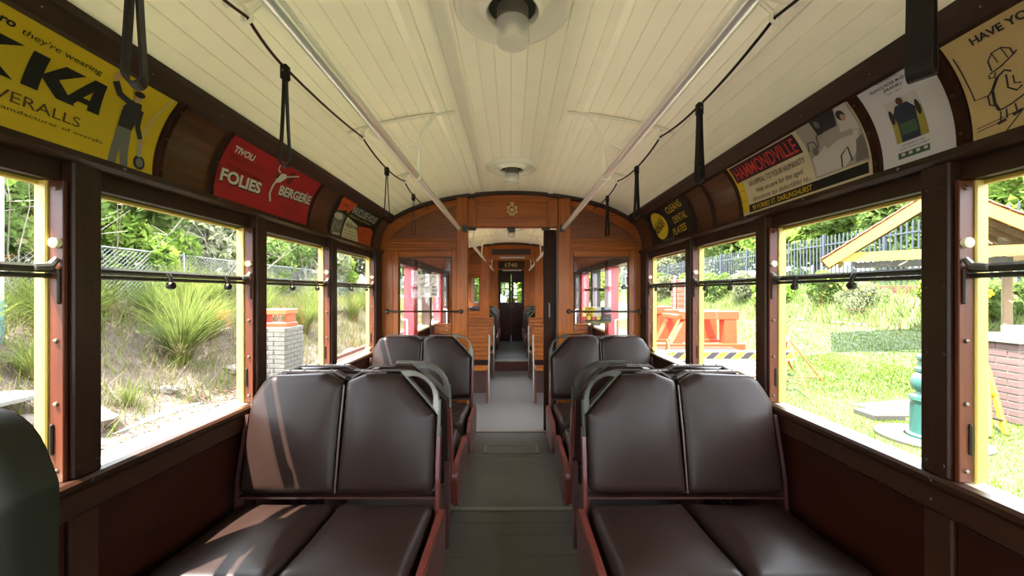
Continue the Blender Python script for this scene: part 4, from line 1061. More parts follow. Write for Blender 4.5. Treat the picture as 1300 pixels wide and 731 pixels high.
def cord_hook(s, y, label):
    o = thing('cord_hook', (s*.715, y, EYE+.73), label, 'hook', 'white cord hooks under the ceiling')
    MB().tube([(s*.715+.013*math.cos(a), y, EYE+.743+.013*math.sin(a)) for a in [2*PI*i/14 for i in range(14)]], .005, 6, closed=True).build('cord_eye', 'white_enamel', o, smooth=True)
    MB().tube([(s*.74, y-.01, zc(.74)-.006), (s*.735, y, EYE+.775), (s*.718, y, EYE+.757)], .006, 6).build('arm', 'white_enamel', o, smooth=True)
    MB().tube([(s*.65, y-.01, zc(.65)-.006), (s*.675, y, EYE+.785), (s*.708, y, EYE+.757)], .006, 6).build('arm', 'white_enamel', o, smooth=True)
    n = 6; MB().tube([(s*(.62+.15*i/n), y-.01, zc(.62+.15*i/n)-.005) for i in range(n+1)], .01, 6, flat=((0, 1, 0), .012, .004)).build('ceiling_plate', 'white_enamel', o, smooth=True)
    return o
def lerp(a, b, t): return a+(b-a)*t
def cord(s, knots, label):
    # knots: (y, z) tied or hanging points; short sag between them
    pts = []
    for (ya, za), (yb, zb) in zip(knots[:-1], knots[1:]):
        for i in range(6):
            t = i/6; pts.append((s*.715, lerp(ya, yb, t), lerp(za, zb, t)-.010*4*t*(1-t)))
    pts.append((s*.715, knots[-1][0], knots[-1][1]))
    return single('bell_cord', MB().tube(pts, .0045, 6), 'cord_leather' if s < 0 else 'strap_leather', label, 'cord', 'leather bell cords', smooth=True)
def strap(s, y, top, length, label, wd=.03, twist=0.0):
    o = thing('hanging_strap', (s*.715, y, top-length), label, 'strap', 'hanging leather straps')
    c = Vector((s*.715, y, top))
    loop = []
    L = length; hw = .022
    half = [(.003+.011*(t_**1.6), -t_*(1-hw/L*1.1)) for t_ in [i_/10 for i_ in range(11)]]
    bot = [(.014*math.cos(a_), -(1-hw/L*1.1)-.022/L*math.sin(a_)) for a_ in [PI*i_/10 for i_ in range(1, 10)]]
    P = half+bot+[(-a_, b_) for a_, b_ in reversed(half)]
    V = []
    ct, st = math.cos(twist), math.sin(twist)
    pts = [(c.x+a*ct, c.y+a*st, c.z+b*L) for a, b in P]
    MB().tube(pts, .01, 4, flat=((-st, ct, 0), wd/2, .0022)).build('loop', 'strap_leather', o)
    m = MB().cbox(c.x-.012, c.x+.012, y-wd/2-.002, y+wd/2+.002, top-.045, top+.004, .005).build('keeper', 'strap_leather', o)
    MB().ball((c.x, y-wd/2-.003, top-.02), .004, 6, 4).build('rivet', 'screw_metal', o, smooth=True)
    return o
CZ = EYE+.745
for s, nm in ((-1, 'left'), (1, 'right')):
    handrail(s, -1.5, B1-.02, 'long chrome handrail overhead on the %s of the front saloon' % nm)
    handrail(s, B1+.10, B2-.02, 'chrome handrail overhead on the %s of the middle compartment' % nm)
    handrail(s, B2+.10, B3-.03, 'chrome handrail overhead on the %s of the far saloon' % nm)
    bracket(s, 1.84, 'white scroll bracket holding the %s front handrail' % nm)
    for y, od in ((4.5, 'nearer'), (5.8, 'farther')): bracket(s, y, '%s white scroll bracket on the %s of the middle compartment' % (od, nm))
    bracket(s, 8.7, 'white scroll bracket on the %s of the far saloon' % nm)
    cord_hook(s, 1.04, 'white cord hook on the %s ceiling, nearest the camera' % nm)
    cord_hook(s, 2.57, 'white cord hook on the %s ceiling near the bulkhead' % nm)
ys = {-1: [(.73, .325), (1.216, .32), (2.21, .275), (2.81, .30)], 1: [(.67, .345), (1.46, .30), (2.19, .30), (2.86, .30)]}
od = ['nearest the camera', 'second along', 'third along', 'last, beside the bulkhead']
for s, nm in ((-1, 'left'), (1, 'right')):
    kn = [(-.5, CZ-.01), (.2, CZ)]; pts = [(1.04, CZ), (1.84, CZ), (2.57, CZ), (3.33, CZ-.02)]
    for (y, L) in ys[s]: pts.append((y, CZ-.035))
    kn += sorted(pts)
    cord(s, kn, 'brown leather bell cord strung along the %s of the ceiling' % nm)
    for i, (y, L) in enumerate(ys[s]):
        strap(s, y, CZ-.03, L, 'hanging leather strap on the %s cord, %s' % (nm, od[i]), wd=.034 if i == 0 else .022, twist=.5 if i == 0 else .25)
    for i, y in enumerate((4.6, 5.6, 6.2)):
        strap(s, y, CZ-.03, .30, 'hanging strap on the %s of the middle compartment, %s' % (nm, ('nearest', 'middle', 'farthest')[i]), wd=.026)
    cord(s, [(B1+.06, CZ-.02), (4.5, CZ), (5.8, CZ), (6.78, CZ-.02)], 'leather bell cord along the %s of the middle compartment' % nm)
def lamp(y, label):
    zt = zc(0)
    o = thing('ceiling_lamp', (0, y, zt-.16), label, 'lamp', 'round white ceiling lamps')
    x = .004
    MB().lathe([(.178, .004), (.178, -.012), (.172, -.022), (.160, -.024), (.148, -.016), (.128, -.006), (.108, -.008), (.096, -.020), (.088, -.030), (.080, -.032), (.074, -.026), (.070, .006)], (x, y, zt), 48).build('dish', 'white_enamel', o, smooth=True, angle=1.0)
    MB().lathe([(.070, -.018), (.070, .010), (0, .010)], (x, y, zt), 32).build('recess', 'dark_alloy', o, smooth=True)
    MB().lathe([(0, .0), (.048, .0), (.048, -.052), (.051, -.056), (.051, -.062), (0, -.062)], (x, y, zt), 32).build('socket', 'worn_strip', o, smooth=True)
    MB().lathe([(.050, -.060), (.051, -.066), (.051, -.115), (.048, -.122), (.0, -.124)], (x, y, zt), 32).build('glass_shade', 'lamp_glass', o, smooth=True)
    MB().lathe([(0, -.066), (.016, -.066), (.022, -.085), (.018, -.104), (0, -.110)], (x, y, zt), 16).build('bulb', 'white_enamel', o, smooth=True)
    return o
lamp(1.17, 'large round white ceiling lamp nearest the camera'); lamp(2.68, 'round white ceiling lamp above the rear seats')
lamp(5.3, 'round white ceiling lamp of the middle compartment'); lamp(8.3, 'ceiling lamp of the far saloon')
# ------------------------------------------------------------------ outside: ground
G = -.45
def gl(x, y=0):
    pts = [(-60, 5.0), (-30, 3.0), (-14, 1.7), (-7.6, 1.05), (-6.2, .72), (-5.3, -.02), (-4.75, -.40), (-4.6, G), (0, G)]
    return float(np.interp(x, [p[0] for p in pts], [p[1] for p in pts]))
def gr(x, y=0):
    pts = [(0, G), (5.2, G), (11, .20), (12.9, 1.15), (15, 1.45), (30, 3.2), (60, 6.0)]
    return float(np.interp(x, [p[0] for p in pts], [p[1] for p in pts]))
def gz(x, y): return gl(x) if x < 0 else gr(x)
def strip(name, xs_, ys_, fn, mat, label, cat, jig=0.0):
    V = []; F = []; nx, ny = len(xs_), len(ys_)
    for i, x in enumerate(xs_):
        for j, y in enumerate(ys_): V.append((x, y, fn(x, y)+random.uniform(-jig, jig)))
    for i in range(nx-1):
        for j in range(ny-1): F.append((i*ny+j, (i+1)*ny+j, (i+1)*ny+j+1, i*ny+j+1))
    o = MB().add(V, F).build(name, mat, None, smooth=True); return tag(o, label, cat, kind='structure')
ys_ = list(np.arange(-20, 70, .5))
strip('ground', list(np.linspace(-60, -7.5, 20))+[], ys_, lambda x, y: gl(x), 'rough_grass', 'rough grass rising behind the wire fence', 'ground', .05)
strip('ground', list(np.linspace(-7.5, -4.7, 16)), ys_, lambda x, y: gl(x), 'soil', 'bare earth bank on the left with dry grass', 'bank', .05)
strip('ground', [-4.72, -4.35], ys_, lambda x, y: G+.006, 'soil', 'leaf strewn earth strip beside the path', 'ground')
strip('ground', [-4.42, -1.9], ys_, lambda x, y: G+.012, 'concrete', 'pale concrete path along the left of the tram', 'path')
strip('ground', [-2.0, 3.2], ys_, lambda x, y: G, 'ballast', 'gravel trackbed beneath the tram', 'ground')
strip('ground', list(np.linspace(3.2, 11, 20)), ys_, lambda x, y: gr(x)+.0, 'lawn', 'sunlit green lawn on the right of the tram', 'lawn', .012)
strip('ground', list(np.linspace(11, 15, 10)), ys_, lambda x, y: gr(x), 'rough_grass', 'weedy bank rising to the right fence', 'bank', .08)
strip('ground', list(np.linspace(15, 60, 20)), ys_, lambda x, y: gr(x), 'rough_grass', 'grass slope behind the palisade fence', 'ground', .05)

def at(px, py, D): return ((px-649)*D/488, D, EYE+(371-py)*D/488)

# ---- numpy scatter of blades / leaves as one mesh
def quads_mesh(name, P, mat):
    # P: (n,4,3)
    n = len(P); me = bpy.data.meshes.new(name)
    me.vertices.add(n*4); me.vertices.foreach_set('co', P.reshape(-1))
    me.loops.add(n*4); me.loops.foreach_set('vertex_index', np.arange(n*4))
    me.polygons.add(n); me.polygons.foreach_set('loop_start', np.arange(n)*4); me.polygons.foreach_set('loop_total', np.full(n, 4))
    me.materials.append(M[mat]); me.update(calc_edges=True); return me
def blades(n, xr, yr, h, wd, lean, fn):
    x = rng.uniform(*xr, n); y = rng.uniform(*yr, n); z = np.array([fn(a, b) for a, b in zip(x, y)])
    a = rng.uniform(0, 2*PI, n); hh = h*rng.uniform(.5, 1.2, n); l = lean*rng.uniform(0, 1, n)*hh; b = rng.uniform(0, 2*PI, n)
    dx, dy = np.cos(a)*wd/2, np.sin(a)*wd/2; tx_, ty_ = np.cos(b)*l, np.sin(b)*l
    base = np.stack([x, y, z], 1); d = np.stack([dx, dy, dx*0], 1); top = base+np.stack([tx_, ty_, hh], 1)
    return np.stack([base-d, base+d, top+d*.3, top-d*.3], 1)
def stuff(name, P, mat, label, cat): return tag(link(name, quads_mesh(name, P, mat)), label, cat, kind='stuff')
stuff('lawn_grass', np.concatenate([blades(75000, (3.3, 7.5), (-2, 9), .035, .008, .8, gz), blades(30000, (5.0, 11), (6, 22), .05, .014, .8, gz)]), 'leaf_lawn', 'short sunlit grass blades of the right lawn', 'grass')
stuff('dry_grass', blades(16000, (-7.4, -4.7), (0, 22), .22, .012, 1.2, gz), 'leaf_dry', 'dry straw coloured grass on the left bank', 'grass')
stuff('bank_grass', blades(9000, (-7.4, -4.6), (0, 22), .26, .014, .9, gz), 'leaf_tuft', 'short green grass sprouting on the left bank', 'grass')
stuff('bank_weeds', blades(26000, (10.8, 15), (-8, 45), .35, .03, .8, gz), 'leaf_mid', 'tall weeds on the right bank below the fence', 'grass')
stuff('bank_straw', blades(9000, (10.6, 14), (-8, 45), .28, .025, .9, gz), 'leaf_dry', 'dry straw among the weeds of the right bank', 'grass')
stuff('slope_grass', blades(14000, (-14, -7.4), (0, 30), .4, .025, .8, gz), 'leaf_tuft', 'long grass behind the wire fence', 'grass')
n = 5000; x = rng.uniform(-4.95, -4.3, n); y = rng.uniform(1, 20, n); z = np.array([gz(a, b) for a, b in zip(x, y)])+.015+rng.uniform(0, .01, n)
a = rng.uniform(0, 2*PI, n); s_ = rng.uniform(.012, .035, n); c = np.stack([x, y, z], 1)
e1 = np.stack([np.cos(a)*s_, np.sin(a)*s_, rng.uniform(-.01, .01, n)], 1); e2 = np.stack([-np.sin(a)*s_*.4, np.cos(a)*s_*.4, rng.uniform(-.01, .01, n)], 1)
stuff('leaf_litter', np.stack([c-e1-e2*.3, c-e2, c+e1, c+e2], 1), 'leaf_litter', 'fallen brown leaves along the left path edge', 'leaves')

# ---- strap leaved tufts
def tuft_mesh(name, n, h, spread, seed, mat='leaf_tuft', wd=.014):
    r = np.random.default_rng(seed); P = []
    for i in range(n):
        a = r.uniform(0, 2*PI); hh = h*r.uniform(.6, 1.1); sp = spread*r.uniform(.15, 1.1); b0 = np.array([np.cos(a), np.sin(a), 0])*r.uniform(0, .10*h)
        side = np.array([-np.sin(a), np.cos(a), 0]); d = np.array([np.cos(a), np.sin(a), 0]); prev = None
        for k in range(5):
            t = k/4; p = b0+d*sp*(t**1.5)+np.array([0, 0, hh*(t*1.15-.42*t**2.6*(sp/spread))]); w_ = wd*(1-t*.85)/2
            if prev is not None: P.append([prev[0]-side*prev[1], prev[0]+side*prev[1], p+side*w_, p-side*w_])
            prev = (p, w_)
    return quads_mesh(name, np.array(P), mat)
tm = [tuft_mesh('tuft_leaves', 420, 1.0, .75, 3), tuft_mesh('tuft_leaves', 300, 1.0, .9, 4), tuft_mesh('tuft_leaves', 160, 1.0, .7, 5, wd=.02)]
dm = tuft_mesh('dead_leaves', 160, .55, .8, 9, 'leaf_dry')
def tuft(x, y, h, k, label, cat='grass tuft', dead=True):
    o = thing('grass_tuft', (x, y, gz(x, y)-.03), label, cat, 'strap leaved grass tufts on the left bank')
    c = link('leaf_blades', tm[k], o); c.scale = (h, h, h); c.rotation_euler = (0, 0, random.uniform(0, 6))
    if dead: d = link('dead_leaves', dm, o); d.scale = (h*.9, h*.9, h*.7); d.rotation_euler = (0, 0, random.uniform(0, 6))
    return o
tuft(-5.45, 6.35, 1.35, 0, 'largest grass tuft on the left bank, seen through the big left window')
for i, (x, y, h, k) in enumerate([(-6.1, 5.2, .9, 1), (-6.6, 6.1, .9, 1), (-6.3, 7.4, 1.1, 0), (-6.9, 4.5, .8, 1), (-6.7, 8.6, 1.0, 0), (-6.0, 9.2, 1.0, 1), (-5.5, 10.2, 1.1, 0), (-5.9, 11.4, 1.1, 0), (-6.4, 12.8, 1.2, 1), (-5.6, 13.6, 1.0, 0), (-5.9, 15.5, 1.1, 1), (-5.15, 4.35, .42, 2), (-4.98, 5.0, .35, 2), (-5.05, 7.9, .5, 2), (-5.1, 9.0, .45, 2), (-6.0, 4.2, .9, 0), (-6.5, 3.6, .9, 1), (-5.6, 3.5, .8, 0), (-5.2, 2.75, .55, 2), (-6.2, 2.7, .9, 1), (-7.0, 3.0, 1.0, 0), (-7.0, 10.5, 1.1, 1), (-5.3, 17.5, 1.0, 0), (-6.2, 19, 1.2, 1), (-5.95, 5.1, .75, 1), (-5.75, 7.35, .95, 0), (-6.3, 6.75, .9, 1), (-5.7, 8.4, .8, 1), (-6.6, 5.3, .8, 0), (-5.6, 4.5, .6, 1)]):
    tag(tuft(x, y, h, k, 'green strap leaved grass tuft on the left bank, one of the lesser clumps'), group='lesser grass tufts on the left bank')

# rocks and slab at far left
def rock(x, y, s, seed, label):
    r = random.Random(seed); m = MB().ball((0, 0, 0), s, 9, 6, (1, .8, .55))
    m.xf(lambda p: p*(1+r.uniform(-.18, .18))); m.xf(lambda p: Vector((p.x+x, p.y+y, p.z+gz(x, y)+s*.25)))
    return single('rock', m, 'rock', label, 'rock', 'grey rocks on the left bank')
rock(-4.95, 3.75, .20, 1, 'flat grey rock below the tufts at the left edge'); rock(-4.75, 3.5, .13, 2, 'smaller grey rock lying in the leaf litter'); rock(-5.1, 4.0, .15, 3, 'rounded grey rock half hidden by grass')
for i, (x, y) in enumerate(((-5.0, 5.6), (-5.05, 6.9), (-5.1, 8.4), (-4.9, 4.5))): tag(rock(x, y, .13+.03*i, 10+i, 'small grey rock embedded in the earth bank'), group='small rocks in the bank')
sl = thing('timber_planks', (-5.6, 3.7, gz(-5.6, 0)), 'weathered grey planks lying on the bank at far left', 'planks')
for k in range(5): MB().cbox(-6.3, -4.95, 3.55+.13*k, 3.67+.13*k, .12, .17, .006).build('plank', 'stone_block', sl)
# banded pole at far left
pl = thing('marker_pole', (-6.1, 4.6, gz(-6.1, 0)), 'tall pole, white above and blue below, at the left frame edge', 'pole')
MB().lathe([(.055, gz(-6.1,0)-.1), (.055, EYE-.1)], (-6.13, 4.58, 0), 14).build('lower_band', 'pole_blue', pl, smooth=True)
MB().lathe([(.055, EYE-.1), (.055, 4.5), (0, 4.52)], (-6.13, 4.58, 0), 14).build('upper_band', 'pole_white', pl, smooth=True)

# chain link fence
FX = -7.5
fe = thing('wire_fence', (FX, 10, gz(FX, 0)), 'chain link fence running along the top of the left bank', 'fence')
m = MB(); z0, z1 = gz(FX, 0), gz(FX, 0)+1.05; st_ = .085
y = 1.0
while y < 26:
    for sg in (-1, 1): m.tube([(FX, y, z0 if sg > 0 else z1), (FX, y+(z1-z0), z1 if sg > 0 else z0)], .0035, 3, cap=False)
    y += st_
tag(m.build('wire_mesh', 'galvanised', fe), kind='stuff')
for i in range(11): MB().tube([(FX, 1+2.6*i, z0-.1), (FX, 1+2.6*i, z1+.08)], .025, 8).build('fence_post', 'galvanised', fe, smooth=True)
MB().tube([(FX, 1, z1), (FX, 27, z1)], .016, 8).build('top_rail', 'galvanised', fe, smooth=True)

# ---- trees
def foliage_mesh(name, n, mat, seed, leaf=.085, lobes=16, flat=.8):
    r = np.random.default_rng(seed)
    c = r.normal(0, .42, (lobes, 3)); c[:, 2] *= flat; rad = r.uniform(.28, .5, lobes)
    k = r.integers(0, lobes, n); d = r.normal(0, 1, (n, 3)); d /= np.linalg.norm(d, axis=1)[:, None]
    p = c[k]+d*(rad[k]*r.uniform(.45, 1.0, n)**.5)[:, None]
    a = r.normal(0, 1, (n, 3)); a /= np.linalg.norm(a, axis=1)[:, None]; b = np.cross(a, r.normal(0, 1, (n, 3))); b /= np.linalg.norm(b, axis=1)[:, None]
    s_ = leaf*r.uniform(.6, 1.3, n)[:, None]
    return quads_mesh(name, np.stack([p-a*s_, p-b*s_*.45, p+a*s_, p+b*s_*.45], 1), mat)
FM = {'bright': [foliage_mesh('crown', 7000, 'leaf_bright', 11), foliage_mesh('crown', 7000, 'leaf_bright', 12)],
      'mid': [foliage_mesh('crown', 8000, 'leaf_mid', 13, .075), foliage_mesh('crown', 8000, 'leaf_mid', 14, .075)],
      'gum': [foliage_mesh('crown', 6500, 'leaf_gum', 15, .065, 20), foliage_mesh('crown', 6500, 'leaf_gum', 16, .065, 20)]}
tn = [0]
def tree(x, y, h, r, kind, label, group, trunk=True, name='tree', lean=0, low=.0):
    tn[0] += 1
    z = gz(x, y); o = thing(name, (x, y, z), label, 'tree' if name == 'tree' else 'bush', group)
    k = link('crown', FM[kind][tn[0] % 2], o); k.location = (lean, 0, (h*.44 if trunk else h-r*.75)); k.scale = (r, r, r*1.0); k.rotation_euler = (0, 0, random.uniform(0, 6))
    if trunk:
        rr = random.Random(tn[0]); R_ = .05+.02*h
        m = MB().tube([(0, 0, -.2), (lean*.2+.1, 0, h*.25), (lean*.6, .1, h*.5), (lean, 0, h*.8)], [R_, R_*.8, R_*.6, R_*.2], 8)
        for j in range(4):
            a = rr.uniform(0, 6.28); t = rr.uniform(.3, .6)*h
            m.tube([(lean*.5, 0, t), (lean*.5+math.cos(a)*r*.4, math.sin(a)*r*.4, t+h*.15), (lean+math.cos(a)*r*.8, math.sin(a)*r*.8, t+h*.28)], [R_*.45, R_*.3, R_*.1], 6)
        m.build('trunk', 'bark', o, smooth=True, world=False)
    return o
kinds = {'bright': 'bright green leafy tree', 'mid': 'mid green dense tree', 'gum': 'grey green wispy gum tree'}
def rows(lst, where, group):
    for i, (x, y, h, r, k) in enumerate(lst): tree(x, y, h, r, k, kinds[k]+' '+where, group+', '+k)
rows([(-9.2, 2.0, 5.0, 2.0, 'bright'), (-9.8, 4.4, 5.4, 2.2, 'bright'), (-9.6, 7.0, 5.0, 2.1, 'mid'), (-10.5, 9.2, 5.5, 2.3, 'bright'), (-9.6, 11.6, 5.2, 2.1, 'gum'), (-10, 14.2, 5.4, 2.3, 'mid'), (-9.6, 17, 5.4, 2.2, 'gum'), (-10.4, 19.5, 5.8, 2.2, 'mid'), (-9.4, 23, 5.4, 2.1, 'gum'),
      (-13, 1, 7, 2.6, 'mid'), (-13, 5.5, 7.5, 2.8, 'gum'), (-14, 10, 8, 3.0, 'mid'), (-13.5, 15, 8, 3.0, 'gum'), (-13, 20, 8, 3.0, 'mid'), (-12, 26, 8, 3.2, 'gum'), (-8, 30, 8, 3, 'mid'), (-5, 36, 9, 3.4, 'gum'), (-10, 38, 9, 3.6, 'mid')], 'behind the left wire fence', 'trees left of the tram')
for i, (x, y) in enumerate(((-8.1, 3.4), (-8.2, 6.0), (-8.3, 8.6), (-8.0, 12.6), (-8.2, 18))):
    tree(x, y, 1.9, 1.0, ('bright', 'mid')[i % 2], 'low leafy bush just behind the wire fence', 'low bushes behind the wire fence', False, 'bush')
rows([(19, 13, 6.5, 2.6, 'bright'), (18, 18, 6.5, 2.6, 'mid'), (19, 24, 7, 3.0, 'bright'), (18, 30, 7.5, 3.0, 'mid'), (17, 38, 8, 3.4, 'gum'), (22, 9, 7, 2.8, 'mid'), (23, 34, 9, 4, 'mid'), (14, 48, 9, 4, 'gum'), (20, 48, 10, 4, 'mid'), (26, 20, 8, 3.5, 'gum'), (9, 52, 9, 4, 'mid'), (28, 12, 8, 3.4, 'bright'), (19, 5, 6.5, 2.6, 'mid'), (20, 0, 6.5, 2.8, 'bright')], 'beyond the right palisade fence', 'trees right of the tram')
for x, y in ((-3, 24), (1.5, 26), (5, 27)): tree(x, y, 6, 2.6, 'bright', 'bright tree seen through the cab door panes', 'trees ahead of the tram')
for i, (x, y, r) in enumerate(((11.8, 9.5, .55), (12.2, 11, .6), (11.9, 13, .65), (12.4, 15, .7), (12.0, 17.5, .8), (12.3, 20, .9), (12.1, 23, 1.0), (12.4, 26, 1.1), (12.0, 30, 1.2), (12.6, 34, 1.3), (12.2, 7.8, .5))):
    o = tree(x, y, r*1.5, r, ('mid', 'bright', 'gum')[i % 3], 'low shrub with yellow flowers on the right bank', 'low shrubs on the right bank', False, 'shrub')
    m = MB()
    for j in range(8): m.ball((random.uniform(-1, .2)*r, random.uniform(-1, .6)*r, r*random.uniform(.7, 1.5)), .045, 6, 4)
    tag(m.build('flowers', 'petal', o, world=False), kind='stuff')

def bare_shrub(x, y, h, seed, label):
    r = random.Random(seed); o = thing('bare_shrub', (x, y, gz(x, y)), label, 'shrub', 'bare twiggy shrubs by the wire fence'); m = MB()
    for j in range(15):
        a = r.uniform(0, 6.28); sp = r.uniform(.2, .8)*h; hh = h*r.uniform(.6, 1.1); p = [(0, 0, -.05)]
        for t in (.35, .7, 1.0): p.append((math.cos(a)*sp*t+r.uniform(-.08, .08), math.sin(a)*sp*t+r.uniform(-.08, .08), hh*t**.8))
        m.tube(p, [.012, .009, .006, .003], 4, cap=False)
        q = p[2]
        for _ in range(3): m.tube([q, (q[0]+r.uniform(-.35, .35), q[1]+r.uniform(-.35, .35), q[2]+r.uniform(.0, .5))], [.006, .003], 3, cap=False)
    m.build('branches', 'bark_pale', o, world=False); return o
for i, (x, y, h) in enumerate(((-7.15, 5.6, 1.9), (-7.9, 7.6, 2.4), (-7.2, 9.4, 1.9), (-7.9, 11.2, 2.4), (-7.1, 13.4, 2.0))):
    bare_shrub(x, y, h, 40+i, ('nearest', 'second', 'third', 'fourth', 'farthest')[i]+' bare pale twiggy shrub along the wire fence')

# ---- right: palisade fence
PXF = 14.0
pf = thing('palisade_fence', (PXF, 20, gz(PXF, 0)), 'dark blue steel palisade fence on top of the right bank', 'fence')
zb = gz(PXF, 0); src = None
for i in range(230):
    yy = -6+.2*i
    if src is None:
        src = MB().add([(-.012,-.03,0),(.012,-.03,0),(.012,.03,0),(-.012,.03,0),(-.012,-.03,2.3),(.012,-.03,2.3),(.012,.03,2.3),(-.012,.03,2.3),(0,0,2.42)], [(0,1,5,4),(1,2,6,5),(2,3,7,6),(3,0,4,7),(4,5,8),(5,6,8),(6,7,8),(7,4,8)]).build('picket', 'fence_blue', pf, world=False)
        src.location = (0, yy-20, .05)
    else: inst('picket', src, pf, (0, yy-20, .05))
for z in (.35, 2.0): MB().cbox(PXF-.03, PXF-.01, -6, 40, zb+z, zb+z+.06, .004).build('fence_rail', 'fence_blue', pf)
for i in range(17): MB().cbox(PXF-.06, PXF+.04, -5.2+2.8*i-.05, -5.2+2.8*i+.05, zb-.2, zb+2.5, .006).build('fence_post', 'fence_blue', pf)
for i, (y0_, zz) in enumerate(((10.5, .0), (13.0, .0))):
    sw = thing('sleeper_stack', (13.2, y0_, gz(13.2, 0)), ('nearer' if i == 0 else 'farther')+' reddish timber stack at the foot of the fence', 'timber')
    for k in range(3): MB().cbox(13.1, 13.35, y0_-.9+.1*k, y0_+.9+.06*k, gz(13.2,0)-.05+.11*k, gz(13.2,0)+.05+.11*k, .01).build('plank', 'rust', sw)
for (px, D, lab) in ((1083, 24, 'pale lamp pole rising behind the pavilion'), (855, 40, 'distant pale pole in the last right window')):
    x, y, z = at(px, 300, D); m = MB().lathe([(.14, gz(x, y)-.2), (.11, 9), (0, 9.05)], (x, y, 0), 12); single('pole', m, 'pole_white', lab, 'pole', smooth=True)

# ---- pavilion, its gable turned towards the tram
pv = thing('garden_pavilion', (8.29, 7.385, gz(8.29, 0)), 'pavilion with yellow gable boards and red tiled roof', 'pavilion')
PB = gz(8.29, 0); pv.rotation_euler = (0, 0, math.atan2(-.64, .77))
hw_ = 1.743; az = 3.17-PB; ez = 1.86-PB; dep = 3.0
def bar(p, q, wd, th, mat, name, par=pv, up=(0, 0, 1)):
    # rectangular timber from p to q: wd vertical, th across
    return MB().tube([p, q], .01, 4, flat=(up, wd/2, th/2)).build(name, mat, par, world=False)
tile = None; sl_ = math.atan2(az-ez, hw_); ln = math.hypot(hw_, az-ez)
for sx in (-1, 1):
    e_ = sx*hw_
    bar((e_, 0, ez), (0, 0, az), .20, .05, 'timber_yellow', 'barge_board')
    for k in range(5): bar((e_, .35+.62*k, ez+.03), (0, .35+.62*k, az+.03), .10, .05, 'roof_timber', 'rafter')
    for k in range(8):
        t = (k+.4)/8; bar((lerp(e_, 0, t), .02, lerp(ez, az, t)+.10), (lerp(e_, 0, t), dep, lerp(ez, az, t)+.10), .03, .06, 'roof_timber', 'batten')
    bar((lerp(e_, 0, .16), .05, ez+.12), (lerp(e_, 0, .16), dep, ez+.12), .14, .08, 'timber_yellow', 'wall_plate')
    for k in range(9):
        for j in range(11):
            t = (k+.5)/9
            if tile is None: tile = MB().cbox(-ln/18*1.14, ln/18*1.14, -dep/22*.96, dep/22*.96, -.016, .016, .012).build('roof_tile', 'roof_tile', pv, world=False); o2 = tile
            else: o2 = inst('roof_tile', tile, pv)
            o2.location = (lerp(e_*1.04, 0, t), -.06+(dep+.1)*(j+.5)/11, lerp(ez-.04, az, t)+.155); o2.rotation_euler = (0, sx*(sl_-.05), 0)
bar((-hw_*.84, .10, ez+.13), (hw_*.84, .10, ez+.13), .19, .09, 'timber_yellow', 'tie_beam')
bar((0, .10, ez+.2), (0, .10, az-.1), .12, .08, 'timber_yellow', 'king_post', up=(1, 0, 0))
bar((-1.2, 1.6, ez+.03), (1.2, 1.6, ez+.03), .14, .08, 'stone_block', 'inner_beam')
bar((0, -.06, az+.19), (0, dep, az+.19), .10, .16, 'roof_tile', 'ridge_cap')
for x_, y_ in ((.05, .10), (.3, 2.2), (1.35, .3), (1.35, 2.6)): MB().cbox(x_-.07, x_+.07, y_-.07, y_+.07, -.1, ez+.1, .01).build('pavilion_post', 'roof_timber', pv, world=False)

# ---- teal cast-iron lamp post
x, y = 4.80, 4.40
lp = thing('lamp_post', (x, y, G), 'teal cast iron lamp post base standing on the lawn', 'lamp post')
prof = [(.20, 0), (.20, .05), (.175, .07), (.168, .12), (.16, .40), (.165, .43), (.18, .45), (.175, .49), (.13, .51), (.12, .54), (.155, .58), (.172, .64), (.150, .72), (.115, .76), (.13, .78), (.13, .81), (.105, .83), (.10, .90), (.12, .92), (.12, .95), (.075, .98), (.055, 1.02)]
MB().lathe([(r, G+h) for r, h in prof], (x, y, 0), 28).build('cast_base', 'teal_iron', lp, smooth=True)
MB().lathe([(.055, G+1.02), (.045, 3.6), (0, 3.62)], (x, y, 0), 16).build('column', 'pole_white', lp, smooth=True)
rb = MB()
for k in range(14):
    a = 2*PI*k/14; rb.tube([(x+.165*math.cos(a), y+.165*math.sin(a), G+.10), (x+.160*math.cos(a), y+.160*math.sin(a), G+.40)], .008, 5)
rb.build('flute', 'teal_iron', lp, smooth=True)
single('concrete_ring', MB().lathe([(.48, G-.02), (.48, G+.025), (.46, G+.035), (.22, G+.035), (.22, G-.02)], (x, y, 0), 32), 'concrete', 'round concrete footing around the teal lamp post', 'footing')
dr = thing('drain_box', (4.98, 5.20, G), 'small square concrete drain cover sunk in the lawn', 'drain')
MB().cbox(4.76, 5.18, 5.04, 5.36, G-.05, G+.075, .012).build('surround', 'concrete', dr); MB().cbox(4.88, 5.07, 5.12, 5.28, G+.06, G+.078, .006).build('lid', 'stone_block', dr)
single('paving_slab', MB().prism([(5.05, 5.75), (9.5, 5.35), (9.5, 4.25), (5.25, 5.15)], G-.05, G+.02+.0, 'z').xf(lambda p: Vector((p.x, p.y, p.z+max(0, (p.x-5.2))*.112))), 'concrete', 'pale paved slab leading to the brick barbecue', 'paving')

